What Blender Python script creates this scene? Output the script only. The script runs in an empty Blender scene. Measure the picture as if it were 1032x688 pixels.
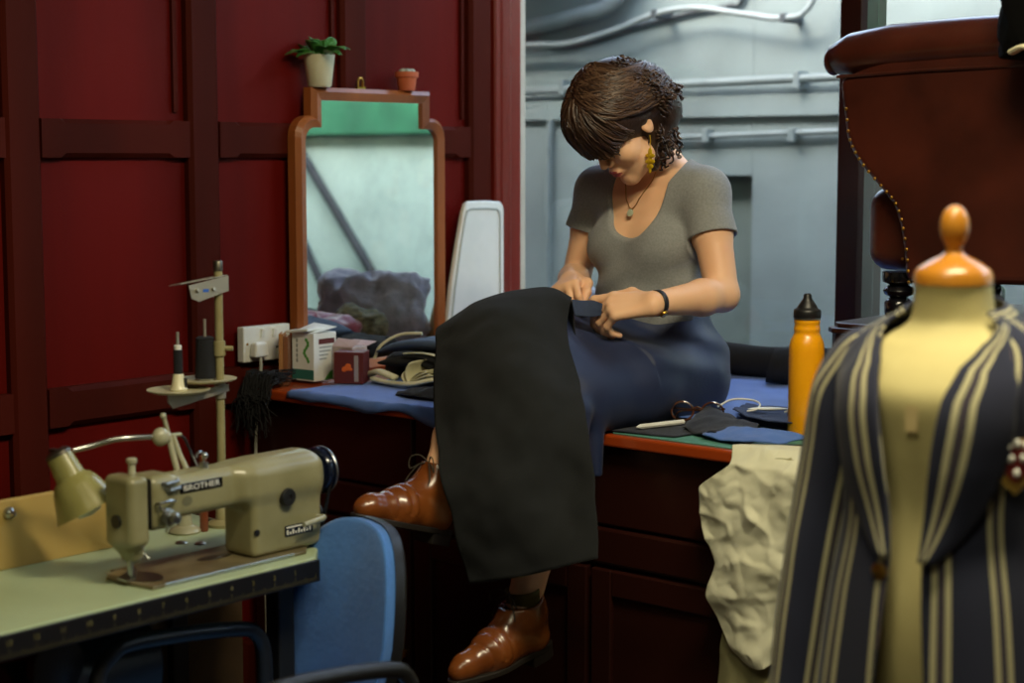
import bpy, math, random
import numpy as np
from mathutils import Matrix, Vector, noise
R = math.radians
rnd = random.Random(7)
COL = bpy.context.scene.collection
PW = {}

# ------------------------------------------------------------------ mesh helpers
def V(*a):
    return Vector(a[0]) if len(a) == 1 else Vector(a)

def frame(d, up=(0, 0, 1)):
    d = Vector(d).normalized(); up = Vector(up)
    if abs(d.dot(up.normalized())) > .98: up = Vector((0, 1, 0)) if abs(d.y) < .9 else Vector((1, 0, 0))
    s = d.cross(up).normalized(); u = s.cross(d).normalized()
    return s, u, d

class MB:
    def __init__(self, M=None):
        self.v = []; self.f = []; self.m = []; self.M = M; self.mi = 0; self.uv = None
    def _add(self, vs, fs):
        o = len(self.v)
        for p in vs:
            p = Vector(p)
            self.v.append(self.M @ p if self.M else p)
        for f in fs:
            self.f.append(tuple(i + o for i in f)); self.m.append(self.mi)
        return self
    def box(self, c, s, rz=0, rot=None):
        x, y, z = s[0] / 2, s[1] / 2, s[2] / 2
        m = rot if rot is not None else Matrix.Rotation(rz, 3, 'Z')
        vs = [V(c) + m @ V(a * x, b * y, d * z) for a in (-1, 1) for b in (-1, 1) for d in (-1, 1)]
        return self._add(vs, [(0, 1, 3, 2), (4, 6, 7, 5), (0, 4, 5, 1), (2, 3, 7, 6), (0, 2, 6, 4), (1, 5, 7, 3)])
    def bb(self, a, b):
        return self.box([(p + q) / 2 for p, q in zip(a, b)], [abs(p - q) for p, q in zip(a, b)])
    def tube(self, pts, r, n=10, caps=True, closed=False, flat=1.0, up=(0, 0, 1)):
        pts = [Vector(p) for p in pts]; k = len(pts)
        rs = r if isinstance(r, (list, tuple)) else [r] * k
        vs = []; prev = None
        for i, p in enumerate(pts):
            if closed: d = pts[(i + 1) % k] - pts[i - 1]
            else: d = pts[min(i + 1, k - 1)] - pts[max(i - 1, 0)]
            if d.length < 1e-9: d = Vector((0, 0, 1))
            d.normalize()
            if prev is None: s, u, _ = frame(d, up)
            else:
                s = prev - d * prev.dot(d)
                if s.length < 1e-6: s, u, _ = frame(d, up)
                s.normalize(); u = s.cross(d)
            prev = s
            for j in range(n):
                a = 2 * math.pi * j / n
                vs.append(p + (s * math.cos(a) + u * math.sin(a) * flat) * rs[i])
        fs = []
        for i in range(k if closed else k - 1):
            a, b = i * n, ((i + 1) % k) * n
            for j in range(n):
                fs.append((a + j, a + (j + 1) % n, b + (j + 1) % n, b + j))
        if caps and not closed:
            fs.append(tuple(range(n))[::-1]); fs.append(tuple((k - 1) * n + j for j in range(n)))
        return self._add(vs, fs)
    def cyl(self, a, b, r, r2=None, n=20):
        return self.tube([a, b], [r, r if r2 is None else r2], n)
    def lathe(self, prof, c=(0, 0, 0), axis=(0, 0, 1), n=28, sx=1, sy=1):
        s, u, d = frame(axis, (0, 1, 0)) if abs(Vector(axis).normalized().z) > .98 else frame(axis)
        vs = []
        for r, z in prof:
            r = max(r, 1e-4)
            for j in range(n):
                a = 2 * math.pi * j / n
                vs.append(V(c) + s * (r * math.cos(a) * sx) + u * (r * math.sin(a) * sy) + d * z)
        fs = []
        for i in range(len(prof) - 1):
            for j in range(n):
                fs.append((i * n + j, i * n + (j + 1) % n, (i + 1) * n + (j + 1) % n, (i + 1) * n + j))
        fs.append(tuple(range(n))[::-1]); fs.append(tuple((len(prof) - 1) * n + j for j in range(n)))
        return self._add(vs, fs)
    def sph(self, c, r, seg=20, rings=12, rot=None):
        rr = r if isinstance(r, (tuple, list)) else (r, r, r)
        vs = [];
        for i in range(rings + 1):
            t = math.pi * i / rings
            for j in range(seg):
                a = 2 * math.pi * j / seg
                q = V(rr[0] * math.sin(t) * math.cos(a), rr[1] * math.sin(t) * math.sin(a), rr[2] * math.cos(t))
                vs.append(V(c) + (rot @ q if rot is not None else q))
        fs = []
        for i in range(rings):
            for j in range(seg):
                fs.append((i * seg + j, (i + 1) * seg + j, (i + 1) * seg + (j + 1) % seg, i * seg + (j + 1) % seg))
        return self._add(vs, fs)
    def prism(self, pts, ext):
        """closed outline of 3D points pushed along ext"""
        n = len(pts); e = Vector(ext)
        vs = [V(p) for p in pts] + [V(p) + e for p in pts]
        fs = [tuple(range(n)), tuple(range(2 * n - 1, n - 1, -1))]
        for i in range(n):
            j = (i + 1) % n
            fs.append((i, i + n, j + n, j))
        return self._add(vs, fs)
    def grid(self, fn, nu, nv, cu=False, uv=False):
        vs = [fn(i / (nu if cu else nu - 1), j / (nv - 1)) for j in range(nv) for i in range(nu)]
        fs = []
        for j in range(nv - 1):
            for i in range(nu if cu else nu - 1):
                i2 = (i + 1) % nu
                fs.append((j * nu + i, j * nu + i2, (j + 1) * nu + i2, (j + 1) * nu + i))
        return self._add(vs, fs)
    def raw(self, vs, fs):
        return self._add(vs, fs)

def mk(name, mb, mats, parent=None, smooth=True, bevel=0, seg=2, sub=0, solid=0, flip=True, angle=40, origin=None):
    """link ONE mesh object; geometry is given in room coordinates"""
    if not isinstance(mats, (list, tuple)): mats = [mats]
    me = bpy.data.meshes.new(name)
    if parent is not None: W = PW[parent.name]
    else:
        if origin is None:
            xs = [p[0] for p in mb.v]; ys = [p[1] for p in mb.v]; zs = [p[2] for p in mb.v]
            origin = ((min(xs) + max(xs)) / 2, (min(ys) + max(ys)) / 2, min(zs))
        W = Matrix.Translation(origin)
    Wi = W.inverted()
    me.from_pydata([Wi @ Vector(p) for p in mb.v], [], mb.f)
    for m in mats: me.materials.append(m)
    if len(mats) > 1: me.polygons.foreach_set('material_index', mb.m)
    me.update()
    if flip:
        import bmesh
        bm = bmesh.new(); bm.from_mesh(me); bmesh.ops.recalc_face_normals(bm, faces=bm.faces); bm.to_mesh(me); bm.free()
    if smooth:
        me.polygons.foreach_set('use_smooth', [True] * len(me.polygons))
        if angle < 180: me.set_sharp_from_angle(angle=R(angle))
    o = bpy.data.objects.new(name, me); COL.objects.link(o)
    if parent is not None: o.parent = parent
    else: o.matrix_world = W
    PW[o.name] = W
    if solid:
        q = o.modifiers.new('solid', 'SOLIDIFY'); q.thickness = solid; q.offset = 0
    if bevel:
        q = o.modifiers.new('bevel', 'BEVEL'); q.width = bevel; q.segments = seg; q.limit_method = 'ANGLE'; q.angle_limit = R(35)
    if sub:
        q = o.modifiers.new('sub', 'SUBSURF'); q.levels = sub; q.render_levels = sub
    return o

def tag(o, label=None, cat=None, group=None, kind=None):
    if label: o['label'] = label
    if cat: o['category'] = cat
    if group: o['group'] = group
    if kind: o['kind'] = kind
    return o

def thing(name, label, cat, loc, rz=0, group=None):
    o = bpy.data.objects.new(name, None); COL.objects.link(o); o.empty_display_size = .05
    o.location = loc; o.rotation_euler = (0, 0, rz)
    PW[o.name] = Matrix.Translation(loc) @ Matrix.Rotation(rz, 4, 'Z')
    return tag(o, label, cat, group)

def struct(o): o['kind'] = 'structure'; return o

def text(name, body, M, size, m, parent, ext=.0004):
    """flat raised lettering, turned into one mesh; M maps letter x,y,z to the room"""
    cu = bpy.data.curves.new(name, 'FONT'); cu.body = body; cu.size = size; cu.extrude = ext
    cu.align_x = 'CENTER'; cu.align_y = 'CENTER'
    t = bpy.data.objects.new(name + '_tmp', cu); COL.objects.link(t)
    dg = bpy.context.evaluated_depsgraph_get(); me = bpy.data.meshes.new_from_object(t.evaluated_get(dg))
    mb = MB(M); mb.raw([tuple(v.co) for v in me.vertices], [tuple(p.vertices) for p in me.polygons])
    bpy.data.objects.remove(t); bpy.data.meshes.remove(me)
    return mk(name, mb, m, parent, smooth=False)

def cr(P, t):
    """Catmull-Rom through the list P of vectors, t in 0..1"""
    n = len(P) - 1; x = min(max(t, 0), 1) * n; i = min(int(x), n - 1); u = x - i
    p1, p2 = P[i], P[i + 1]; p0 = P[i - 1] if i else p1 * 2 - p2; p3 = P[i + 2] if i + 2 <= n else p2 * 2 - p1
    return .5 * (2 * p1 + (p2 - p0) * u + (2 * p0 - 5 * p1 + 4 * p2 - p3) * u * u + (3 * p1 - p0 - 3 * p2 + p3) * u ** 3)

def patch(rows, nu, nv, amp=.0, sc=12, ax=(0, 1, 0), seed=0, lin_=False, crease=0):
    rows = [[Vector(p) for p in r] for r in rows]
    def fn(u, v):
        C = [cr(r, u) for r in rows]
        if lin_:
            x = v * (len(C) - 1); i = min(int(x), len(C) - 2); p = C[i].lerp(C[i + 1], x - i)
            p = p * .75 + cr(C, v) * .25
        else: p = cr(C, v)
        if crease:
            q = Vector((p.x * 13 + p.z * 7, seed, p.z * 15 - p.x * 6)); p = p + Vector(ax) * (crease * (.45 - abs(noise.noise(q)) ** .7 + .5 * abs(noise.noise(q * 2.1))))
        if amp:
            q = p * sc + Vector((seed, seed * 1.7, 0))
            p = p + Vector(ax) * (noise.noise(q) * amp + noise.noise(q * 2.3) * amp * .45)
        return p
    return MB().grid(fn, nu, nv)

# ------------------------------------------------------------------ implicit surfaces (bodies, cloth that follows bodies)
class Field:
    def __init__(self, lo, hi, h):
        self.lo = np.array(lo, float); self.h = h
        self.n = np.ceil((np.array(hi) - self.lo) / h).astype(int) + 1
        self.ax = [(self.lo[i] + h * np.arange(self.n[i])).astype(np.float32) for i in range(3)]
        self.f = np.full(self.n, 1.0, np.float32)
    def _blk(self, lo, hi):
        sl = []
        for i in range(3):
            a = int(max(0, math.floor((lo[i] - self.lo[i]) / self.h))); b = int(min(self.n[i], math.ceil((hi[i] - self.lo[i]) / self.h) + 1))
            if b <= a: return None
            sl.append(slice(a, b))
        return tuple(sl)
    def _xyz(self, sl):
        return (self.ax[0][sl[0]][:, None, None], self.ax[1][sl[1]][None, :, None], self.ax[2][sl[2]][None, None, :])
    def _put(self, sl, d, k, sub):
        a = self.f[sl]
        if sub:
            if k > 0:
                hh = np.clip(.5 - .5 * (a + d) / k, 0, 1); self.f[sl] = a * (1 - hh) - d * hh + k * hh * (1 - hh)
            else: self.f[sl] = np.maximum(a, -d)
        elif k > 0:
            hh = np.clip(.5 + .5 * (a - d) / k, 0, 1); self.f[sl] = a * (1 - hh) + d * hh - k * hh * (1 - hh)
        else: self.f[sl] = np.minimum(a, d)
    def cone(self, a, b, r1, r2=None, k=.02, sub=False):
        r2 = r1 if r2 is None else r2
        a = np.array(a, np.float32); b = np.array(b, np.float32); mg = max(r1, r2) + k + .03
        sl = self._blk(np.minimum(a, b) - mg, np.maximum(a, b) + mg)
        if sl is None: return self
        X, Y, Z = self._xyz(sl); d = b - a; L = float(d @ d) + 1e-9
        t = np.clip(((X - a[0]) * d[0] + (Y - a[1]) * d[1] + (Z - a[2]) * d[2]) / L, 0, 1)
        q = np.sqrt((X - a[0] - t * d[0]) ** 2 + (Y - a[1] - t * d[1]) ** 2 + (Z - a[2] - t * d[2]) ** 2) - (r1 + (r2 - r1) * t)
        self._put(sl, q, k, sub); return self
    def ell(self, c, r, k=.02, rot=None, sub=False):
        c = np.array(c, np.float32); mg = max(r) + k + .03
        sl = self._blk(c - mg, c + mg)
        if sl is None: return self
        X, Y, Z = self._xyz(sl); P = [X - c[0], Y - c[1], Z - c[2]]
        if rot is not None:
            m = np.array(rot.to_3x3().transposed(), np.float32)
            P = [m[i, 0] * P[0] + m[i, 1] * P[1] + m[i, 2] * P[2] for i in range(3)]
        k0 = np.sqrt((P[0] / r[0]) ** 2 + (P[1] / r[1]) ** 2 + (P[2] / r[2]) ** 2)
        k1 = np.sqrt((P[0] / r[0] ** 2) ** 2 + (P[1] / r[1] ** 2) ** 2 + (P[2] / r[2] ** 2) ** 2) + 1e-6
        self._put(sl, k0 * (k0 - 1) / k1, k, sub); return self
    def chain(self, pts, rs, k=.012):
        for i in range(len(pts) - 1): self.cone(pts[i], pts[i + 1], rs[i], rs[i + 1], k)
        return self
    def full(self):
        return self.ax[0][:, None, None], self.ax[1][None, :, None], self.ax[2][None, None, :]
    def mesh(self):
        f = self.f; f[0], f[-1] = 1, 1; f[:, 0], f[:, -1] = 1, 1; f[:, :, 0], f[:, :, -1] = 1, 1
        s = f < 0; n = self.n
        cnt = np.zeros(n - 1, np.int8)
        off = [(a, b, c) for a in (0, 1) for b in (0, 1) for c in (0, 1)]
        for a, b, c in off: cnt += s[a:n[0] - 1 + a, b:n[1] - 1 + b, c:n[2] - 1 + c]
        act = (cnt > 0) & (cnt < 8); I = np.argwhere(act)
        idx = np.full(n - 1, -1, np.int64); idx[act] = np.arange(len(I))
        acc = np.zeros((len(I), 3)); w = np.zeros(len(I))
        for a in off:
            for ax in range(3):
                if a[ax]: continue
                b = list(a); b[ax] = 1
                f0 = f[I[:, 0] + a[0], I[:, 1] + a[1], I[:, 2] + a[2]]; f1 = f[I[:, 0] + b[0], I[:, 1] + b[1], I[:, 2] + b[2]]
                m = (f0 < 0) != (f1 < 0); t = np.where(m, f0 / np.where(m, f0 - f1, 1), 0)
                p = np.repeat(np.array([a], float), len(I), 0); p[:, ax] = t
                acc[m] += p[m]; w[m] += 1
        vs = self.lo + self.h * (I + acc / w[:, None])
        quads = []
        for ax in range(3):
            o1, o2 = [(1, 2), (2, 0), (0, 1)][ax]
            A = np.take(s, range(0, n[ax] - 1), ax); B = np.take(s, range(1, n[ax]), ax)
            E = np.argwhere(A != B)
            E = E[(E[:, o1] > 0) & (E[:, o2] > 0) & (E[:, o1] < n[o1] - 1) & (E[:, o2] < n[o2] - 1)]
            ins = A[E[:, 0], E[:, 1], E[:, 2]]
            def cell(d1, d2):
                q = E.copy(); q[:, o1] -= d1; q[:, o2] -= d2
                return idx[q[:, 0], q[:, 1], q[:, 2]]
            Q = np.stack([cell(1, 1), cell(0, 1), cell(0, 0), cell(1, 0)], 1)
            Q[~ins] = Q[~ins][:, ::-1]
            quads.append(Q)
        mb = MB(); mb.v = [tuple(p) for p in vs.tolist()]; mb.f = [tuple(q) for q in np.concatenate(quads).tolist()]; mb.m = [0] * len(mb.f)
        return mb
def rot_of(f, l, u): return Matrix((f, l, u)).transposed()

# ------------------------------------------------------------------ materials
def lin(c):
    if isinstance(c, str): c = [int(c[i:i + 2], 16) for i in (0, 2, 4)]
    return tuple((x / 255 / 12.92 if x <= 10 else ((x / 255 + .055) / 1.055) ** 2.4) for x in c) + (1,)

def mat(name, c, rough=.5, metal=0, c2=None, scale=8, stretch=(1, 1, 1), bump=0, bscale=None, coat=0, sheen=0, spec=.5, sss=0, trans=0, mixpos=(.35, .7), detail=5):
    m = bpy.data.materials.new(name); m.use_nodes = True; nt = m.node_tree; b = nt.nodes['Principled BSDF']
    b.inputs['Roughness'].default_value = rough; b.inputs['Metallic'].default_value = metal
    b.inputs['Coat Weight'].default_value = coat; b.inputs['Coat Roughness'].default_value = .15
    b.inputs['Sheen Weight'].default_value = sheen; b.inputs['Specular IOR Level'].default_value = spec
    if sss:
        b.inputs['Subsurface Weight'].default_value = sss; b.inputs['Subsurface Radius'].default_value = (1, .35, .2); b.inputs['Subsurface Scale'].default_value = .008
    if trans: b.inputs['Transmission Weight'].default_value = trans
    N = nt.nodes.new; L = nt.links.new
    tc = N('ShaderNodeTexCoord'); mp = N('ShaderNodeMapping'); mp.inputs['Scale'].default_value = stretch
    L(tc.outputs['Object'], mp.inputs['Vector'])
    nz = N('ShaderNodeTexNoise'); nz.inputs['Scale'].default_value = scale; nz.inputs['Detail'].default_value = detail
    L(mp.outputs['Vector'], nz.inputs['Vector'])
    rp = N('ShaderNodeValToRGB'); rp.color_ramp.elements[0].position = mixpos[0]; rp.color_ramp.elements[1].position = mixpos[1]
    c1 = lin(c); c2 = lin(c2) if c2 else tuple(x * .82 for x in c1[:3]) + (1,)
    rp.color_ramp.elements[0].color = c1; rp.color_ramp.elements[1].color = c2
    L(nz.outputs['Fac'], rp.inputs['Fac']); L(rp.outputs['Color'], b.inputs['Base Color'])
    if bump:
        nb = N('ShaderNodeTexNoise'); nb.inputs['Scale'].default_value = bscale or scale * 6; nb.inputs['Detail'].default_value = 6
        L(mp.outputs['Vector'], nb.inputs['Vector'])
        bp = N('ShaderNodeBump'); bp.inputs['Strength'].default_value = bump; bp.inputs['Distance'].default_value = .004
        L(nb.outputs['Fac'], bp.inputs['Height']); L(bp.outputs['Normal'], b.inputs['Normal'])
    return m
def weave(m, scale=900, strength=.25):
    """fine woven thread relief on top of a fabric material"""
    nt = m.node_tree; N = nt.nodes.new; L = nt.links.new; b = nt.nodes['Principled BSDF']
    tc = N('ShaderNodeTexCoord'); w = []
    for d in ('X', 'Z'):
        q = N('ShaderNodeTexWave'); q.bands_direction = d; q.inputs['Scale'].default_value = scale / 3; q.inputs['Distortion'].default_value = 1.5; q.inputs['Detail'].default_value = 2
        L(tc.outputs['Object'], q.inputs['Vector']); w.append(q)
    a = N('ShaderNodeMath'); a.operation = 'ADD'; L(w[0].outputs['Fac'], a.inputs[0]); L(w[1].outputs['Fac'], a.inputs[1])
    bp = N('ShaderNodeBump'); bp.inputs['Strength'].default_value = strength; bp.inputs['Distance'].default_value = .001
    old = b.inputs['Normal'].links
    if old: L(old[0].from_socket, bp.inputs['Normal'])
    L(a.outputs[0], bp.inputs['Height']); L(bp.outputs['Normal'], b.inputs['Normal'])
    return m

PANEL = mat('red_stained_panel', '66100a', .55, c2='450904', scale=3, stretch=(1, 1, .12), bump=.06, bscale=30, coat=.0, spec=.08)
STILE = mat('brown_red_stile', '4a160c', .6, c2='381008', scale=4, stretch=(1, 1, .15), bump=.05, bscale=30, coat=.0, spec=.06)
JAMB = mat('red_gloss_jamb', '7a1e0e', .38, c2='5e140a', scale=3, stretch=(1, 1, .1), coat=.1, spec=.3)
CABW = mat('dark_red_cabinet_wood', '2a0e08', .36, c2='1d0805', scale=4, stretch=(.2, 1, 1), coat=.2, bump=.04)
NOSE = mat('orange_red_wood', 'a84416', .3, c2='7d2c10', scale=5, stretch=(.15, 1, 1), coat=.4)
MAHOG = mat('mirror_frame_wood', 'a8612f', .35, c2='7c421d', scale=7, stretch=(1, 1, .15), coat=.3)
BRASS = mat('brass', 'b58a3c', .3, 1)
STEEL = mat('steel', 'b9bcba', .28, 1, scale=20)
DSTEEL = mat('worn_steel', '6a665c', .38, .9, c2='4a463c', scale=14)
BLACKP = mat('black_plastic', '17181a', .42)
BLACKG = mat('black_gloss', '0c0c10', .18, coat=.4)
BLUEG = mat('blue_black_enamel', '10182c', .15, coat=.6)
WHITEP = mat('white_plastic', 'e6e6de', .35)
# ------------------------------------------------------------------ room shell
XW, YW = -3.39, 3.95
CONC = mat('painted_concrete', '788583', .8, c2='616c6b', scale=2.6, bump=.7, bscale=14, mixpos=(.3, .75), detail=8)
CONC2 = mat('grey_green_render', '5f6b66', .85, c2='505b57', scale=4, bump=.2)
PLASTER = mat('plaster', 'b5ac9a', .9, scale=2)
FLOORM = mat('dark_floor_boards', '3a2a1e', .5, c2='2a1d15', scale=5, stretch=(.2, 1, 1))

def rail(mb, p, L, ax, w, dep, ch=.012, stop=.05):
    """a panelling member standing dep proud of the wall x=XW-.02, with stopped chamfers along its long edges"""
    # ax 'y': runs along y (a rail), ax 'z': runs along z (a stile). p = centre of its low end
    def sec(c):
        return [(-w / 2, 0), (-w / 2, dep - c), (-w / 2 + c, dep), (w / 2 - c, dep), (w / 2, dep - c), (w / 2, 0)]
    st = [(0, .0005), (stop, .0005), (stop + .015, ch), (L - stop - .015, ch), (L - stop, .0005), (L, .0005)]
    vs = []
    for t, c in st:
        for a, d in sec(c):
            vs.append((p[0] + d, p[1] + t, p[2] + a) if ax == 'y' else (p[0] + d, p[1] + a, p[2] + t))
    fs = []
    for i in range(len(st) - 1):
        for j in range(5): fs.append((i * 6 + j, i * 6 + j + 1, (i + 1) * 6 + j + 1, (i + 1) * 6 + j))
    fs.append(tuple(range(6))); fs.append(tuple(30 + j for j in range(6)))
    mb.raw(vs, fs)

w = MB(); w.bb((-3.55, -1.6, 0), (XW - .022, 3.96, 2.8))
w.mi = 1
B0 = XW - .024
stiles = [-1.33, -.8, -.27, .27, .75, 1.24, 1.74, 2.243, 2.768, 3.296, 3.81]
zr = [.10, .884, 1.513, 2.25, 2.75]
for y in stiles:
    main = abs(y - 3.296) > .05
    for a, b in ([(0, 2.8)] if main else [(1.555, 2.21), (.93, 1.47)]):
        rail(w, (B0, y, a), b - a, 'z', .096, .030 if main else .026, .01, .06)
for z, hgt in zip(zr, (.2, .092, .09, .09, .1)):
    for a, b in zip(stiles[:-1], stiles[1:]):
        rail(w, (B0, a + .048, z), b - a - .096, 'y', hgt, .028, .011, .05)
for y in (2.69, 3.225, 3.745):     # open shakes where panels shrank from the stiles
    w.bb((B0, y - .006, 1.58), (B0 + .012, y + .006, 2.2))
struct(mk('wall_left', w, [PANEL, STILE], smooth=False))

struct(mk('floor', MB().bb((-3.55, -1.8, -.1), (2.6, 4.05, 0)), FLOORM, smooth=False))
struct(mk('ceiling', MB().bb((-3.55, -1.8, 2.8), (2.6, 4.05, 2.9)), PLASTER, smooth=False))
struct(mk('wall_right', MB().bb((2.5, -1.8, 0), (2.6, 4.05, 2.8)), PLASTER, smooth=False))
struct(mk('wall_rear', MB().bb((-3.55, -1.8, 0), (2.6, -1.7, 2.8)), PLASTER, smooth=False))
# window wall: below the sill, above the head and to the right of the glazing
wb = MB(); wb.bb((-3.55, YW + .0, 0), (2.6, YW + .1, .86)); wb.bb((-3.55, YW, 2.72), (2.6, YW + .1, 2.8)); wb.bb((.6, YW, .86), (2.6, YW + .1, 2.72))
wb.bb((-3.56, YW, .86), (-3.42, YW + .1, 2.72))
struct(mk('wall_back', wb, PLASTER, smooth=False))
# jamb moulding where the panelling meets the glass
j = MB()
prof = [(XW - .03, 3.862), (XW + .008, 3.862), (XW + .012, 3.868), (XW + .012, 3.885), (XW + .016, 3.892), (XW + .018, 3.905), (XW + .018, 3.925), (XW + .010, 3.935), (XW + .008, 3.985), (XW - .03, 3.985)]
j.prism([(x, y, .88) for x, y in prof], (0, 0, 1.85))
struct(mk('trim_1', j, JAMB, smooth=False, bevel=.003))

GLASS = bpy.data.materials.new('window_glass'); GLASS.use_nodes = True
nt = GLASS.node_tree; nt.nodes.remove(nt.nodes['Principled BSDF'])
fr = nt.nodes.new('ShaderNodeFresnel'); fr.inputs['IOR'].default_value = 1.45
ge = nt.nodes.new('ShaderNodeNewGeometry'); mr = nt.nodes.new('ShaderNodeMapRange'); mr.inputs['To Min'].default_value = 1.45; mr.inputs['To Max'].default_value = 1 / 1.45
nt.links.new(ge.outputs['Backfacing'], mr.inputs['Value']); nt.links.new(mr.outputs[0], fr.inputs['IOR'])     # same outside-to-glass reflectance on both faces of the pane
tr = nt.nodes.new('ShaderNodeBsdfTransparent'); tr.inputs['Color'].default_value = (.97, .985, .985, 1)
gl = nt.nodes.new('ShaderNodeBsdfGlossy'); gl.inputs['Roughness'].default_value = .02
mx = nt.nodes.new('ShaderNodeMixShader')
nt.links.new(fr.outputs[0], mx.inputs[0]); nt.links.new(tr.outputs[0], mx.inputs[1]); nt.links.new(gl.outputs[0], mx.inputs[2])
nt.links.new(mx.outputs[0], nt.nodes['Material Output'].inputs['Surface'])
def window(name, x0, x1):
    fm = MB()
    fm.bb((x0, YW - .01, .86), (x1, YW + .06, .905)); fm.bb((x0, YW - .01, 2.68), (x1, YW + .06, 2.74))
    fo = struct(mk(name, fm, NOSE if name == 'window_1' else CABW, smooth=False, bevel=.004))
    mk('glass_pane', MB().bb((x0 + .002, YW + .02, .90), (x1 - .002, YW + .026, 2.69)), GLASS, fo, smooth=False)
window('window_1', -3.384, -2.252)
window('window_2', -2.174, .55)
p = MB()
p.prism([(-2.252, YW - .03, .88), (-2.242, YW - .045, .88), (-2.184, YW - .045, .88), (-2.174, YW - .03, .88), (-2.174, YW + .07, .88), (-2.252, YW + .07, .88)], (0, 0, 1.85))
struct(mk('trim_2', p, CABW, smooth=False, bevel=.002))

# ------------------------------------------------------------------ alley outside
YE = 5.5
ew = MB()
rx0, rx1, rz0, rz1 = -4.05, -3.524, .55, 1.399        # blocked-up opening in the alley wall
ew.bb((-9, YE, -.3), (rx0, YE + .3, 2.95)); ew.bb((rx1, YE, -.3), (3, YE + .3, 2.95))
ew.bb((rx0, YE, rz1), (rx1, YE + .3, 2.95)); ew.bb((rx0, YE, -.3), (rx1, YE + .3, rz0)); ew.mi = 1
ew.bb((rx0, YE + .09, rz0), (rx1, YE + .2, rz1))
ew.mi = 2
ew.bb((-1.98, YE - .004, -.3), (3, YE + .001, 1.6))      # paler colour stands in for brighter light on this mirrored stretch
ew.mi = 0
ew.bb((-9, YE - .03, 1.62), (-2.4, YE, 1.70))        # shallow ledge under the upper pipe
struct(mk('wall_exterior', ew, [CONC, CONC2, mat('brightened_alley_wall', 'b4c9bd', .8, c2='a3b9ae', scale=3)], smooth=False, bevel=.01))
ov = MB(); ov.bb((-9, YE - .62, 2.34), (-4.12, YE, 2.48))  # unseen overhang, lowered and deepened to shade the alley wall's upper left
struct(mk('shade_overhang_exterior', ov, CONC2, smooth=False))
struct(mk('ground', MB().bb((-9, 4.05, -.3), (3, YE, -.2)), CONC2, smooth=False))
struct(mk('wall_facade', MB().bb((-9, 4.0, -.3), (-3.56, 4.05, 2.9)), CONC2, smooth=False))

PIPEM = mat('painted_pipe', '707a79', .5, c2='5f6a69', scale=10)
CABLE = mat('grey_cable', '333a3d', .6)
SLEEVE = mat('pale_duct_sleeve', '7d8685', .6, bump=.3, bscale=60)
pm = MB(); pm.tube([(-6.5, YE - .05, 1.725), (-4.7, YE - .05, 1.738), (-3.16, YE - .05, 1.755), (-2.35, YE - .05, 1.765)], .017)
pp = tag(mk('conduit_pipe', pm, PIPEM, origin=(-3.5, YE, 1.72)), 'pale horizontal conduit pipe on the alley wall, upper of the two behind the glass', 'pipe')
for x in (-4.4, -3.3, -2.2):
    mk('bracket', MB().bb((x - .012, YE - .07, 1.715), (x + .012, YE - .001, 1.78)), PIPEM, pp, smooth=False, bevel=.003)
pm = MB(); pm.tube([(-3.98, YE - .03, 1.541), (-3.16, YE - .03, 1.562), (-1.72, YE - .03, 1.58)], .012)
pp = tag(mk('conduit_pipe', pm, PIPEM, origin=(-3.1, YE, 1.54)), 'thin clipped conduit on the alley wall, lower of the two behind the glass', 'pipe')
for x in (-3.71, -3.33, -2.6):
    mk('clip', MB().bb((x - .014, YE - .05, 1.525), (x + .014, YE - .001, 1.575)), PIPEM, pp, smooth=False, bevel=.004)
pm = MB(); pm.tube([(-4.5, YE - .02, .3), (-4.5, YE - .02, 1.5), (-4.49, YE - .02, 1.62)], .014)
tag(mk('conduit_pipe', pm, PIPEM), 'thin upright conduit low on the alley wall left of the seated woman', 'pipe')
def curve(P, n=40): return [cr([Vector(p) for p in P], i / (n - 1)) for i in range(n)]
y0 = YE - .06
ds_ = tag(mk('duct_sleeve', MB().tube(curve([(-5.6, y0, 1.93), (-4.726,5.44,1.988), (-4.538,5.44,2.003), (-4.33,5.44,2.032), (-4.131,5.44,2.083), (-3.9, y0, 2.35), (-3.5, y0, 2.7)]), .031, 12), SLEEVE), 'thick pale sleeved pipe bending up across the top of the alley wall', 'pipe')
pc_ = tag(mk('cable', MB().tube(curve([(-5.6, YE - .11, 1.90), (-4.602,5.39,1.923), (-4.341,5.39,1.92), (-4.092,5.39,1.963), (-3.902,5.39,2.014), (-3.719,5.39,2.026), (-3.498,5.39,1.992), (-3.328,5.39,1.969), (-3.207,5.39,2.026), (-3.05, YE - .11, 2.4)]), .012, 8), SLEEVE), 'pale wavy cable strung across the top of the alley wall', 'cable')
tag(mk('cable', MB().tube(curve([(-5.6, YE - .015, 1.99), (-4.71,5.485,1.957), (-4.417,5.485,1.916), (-4.067,5.485,1.979), (-3.784,5.485,2.021), (-3.627,5.485,2.038), (-3.553,5.485,2.081), (-3.35, YE - .015, 2.5)]), .009, 8), CABLE), 'dark grey cable running just behind the pale wavy cable outside', 'cable')
for x, z in ((-5.0, 1.965), (-3.9, 2.35)): mk('bracket', MB().bb((x - .02, YE - .10, z - .04), (x + .02, YE, z + .04)), CABLE, ds_, smooth=False, bevel=.004)
for c in ((-3.902,5.39,2.014), (-3.328,5.39,1.969)): mk('clip', MB().bb((c[0] - .012, c[1] - .014, c[2] - .016), (c[0] + .012, YE, c[2] + .016)), CABLE, pc_, smooth=False, bevel=.003)
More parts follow.
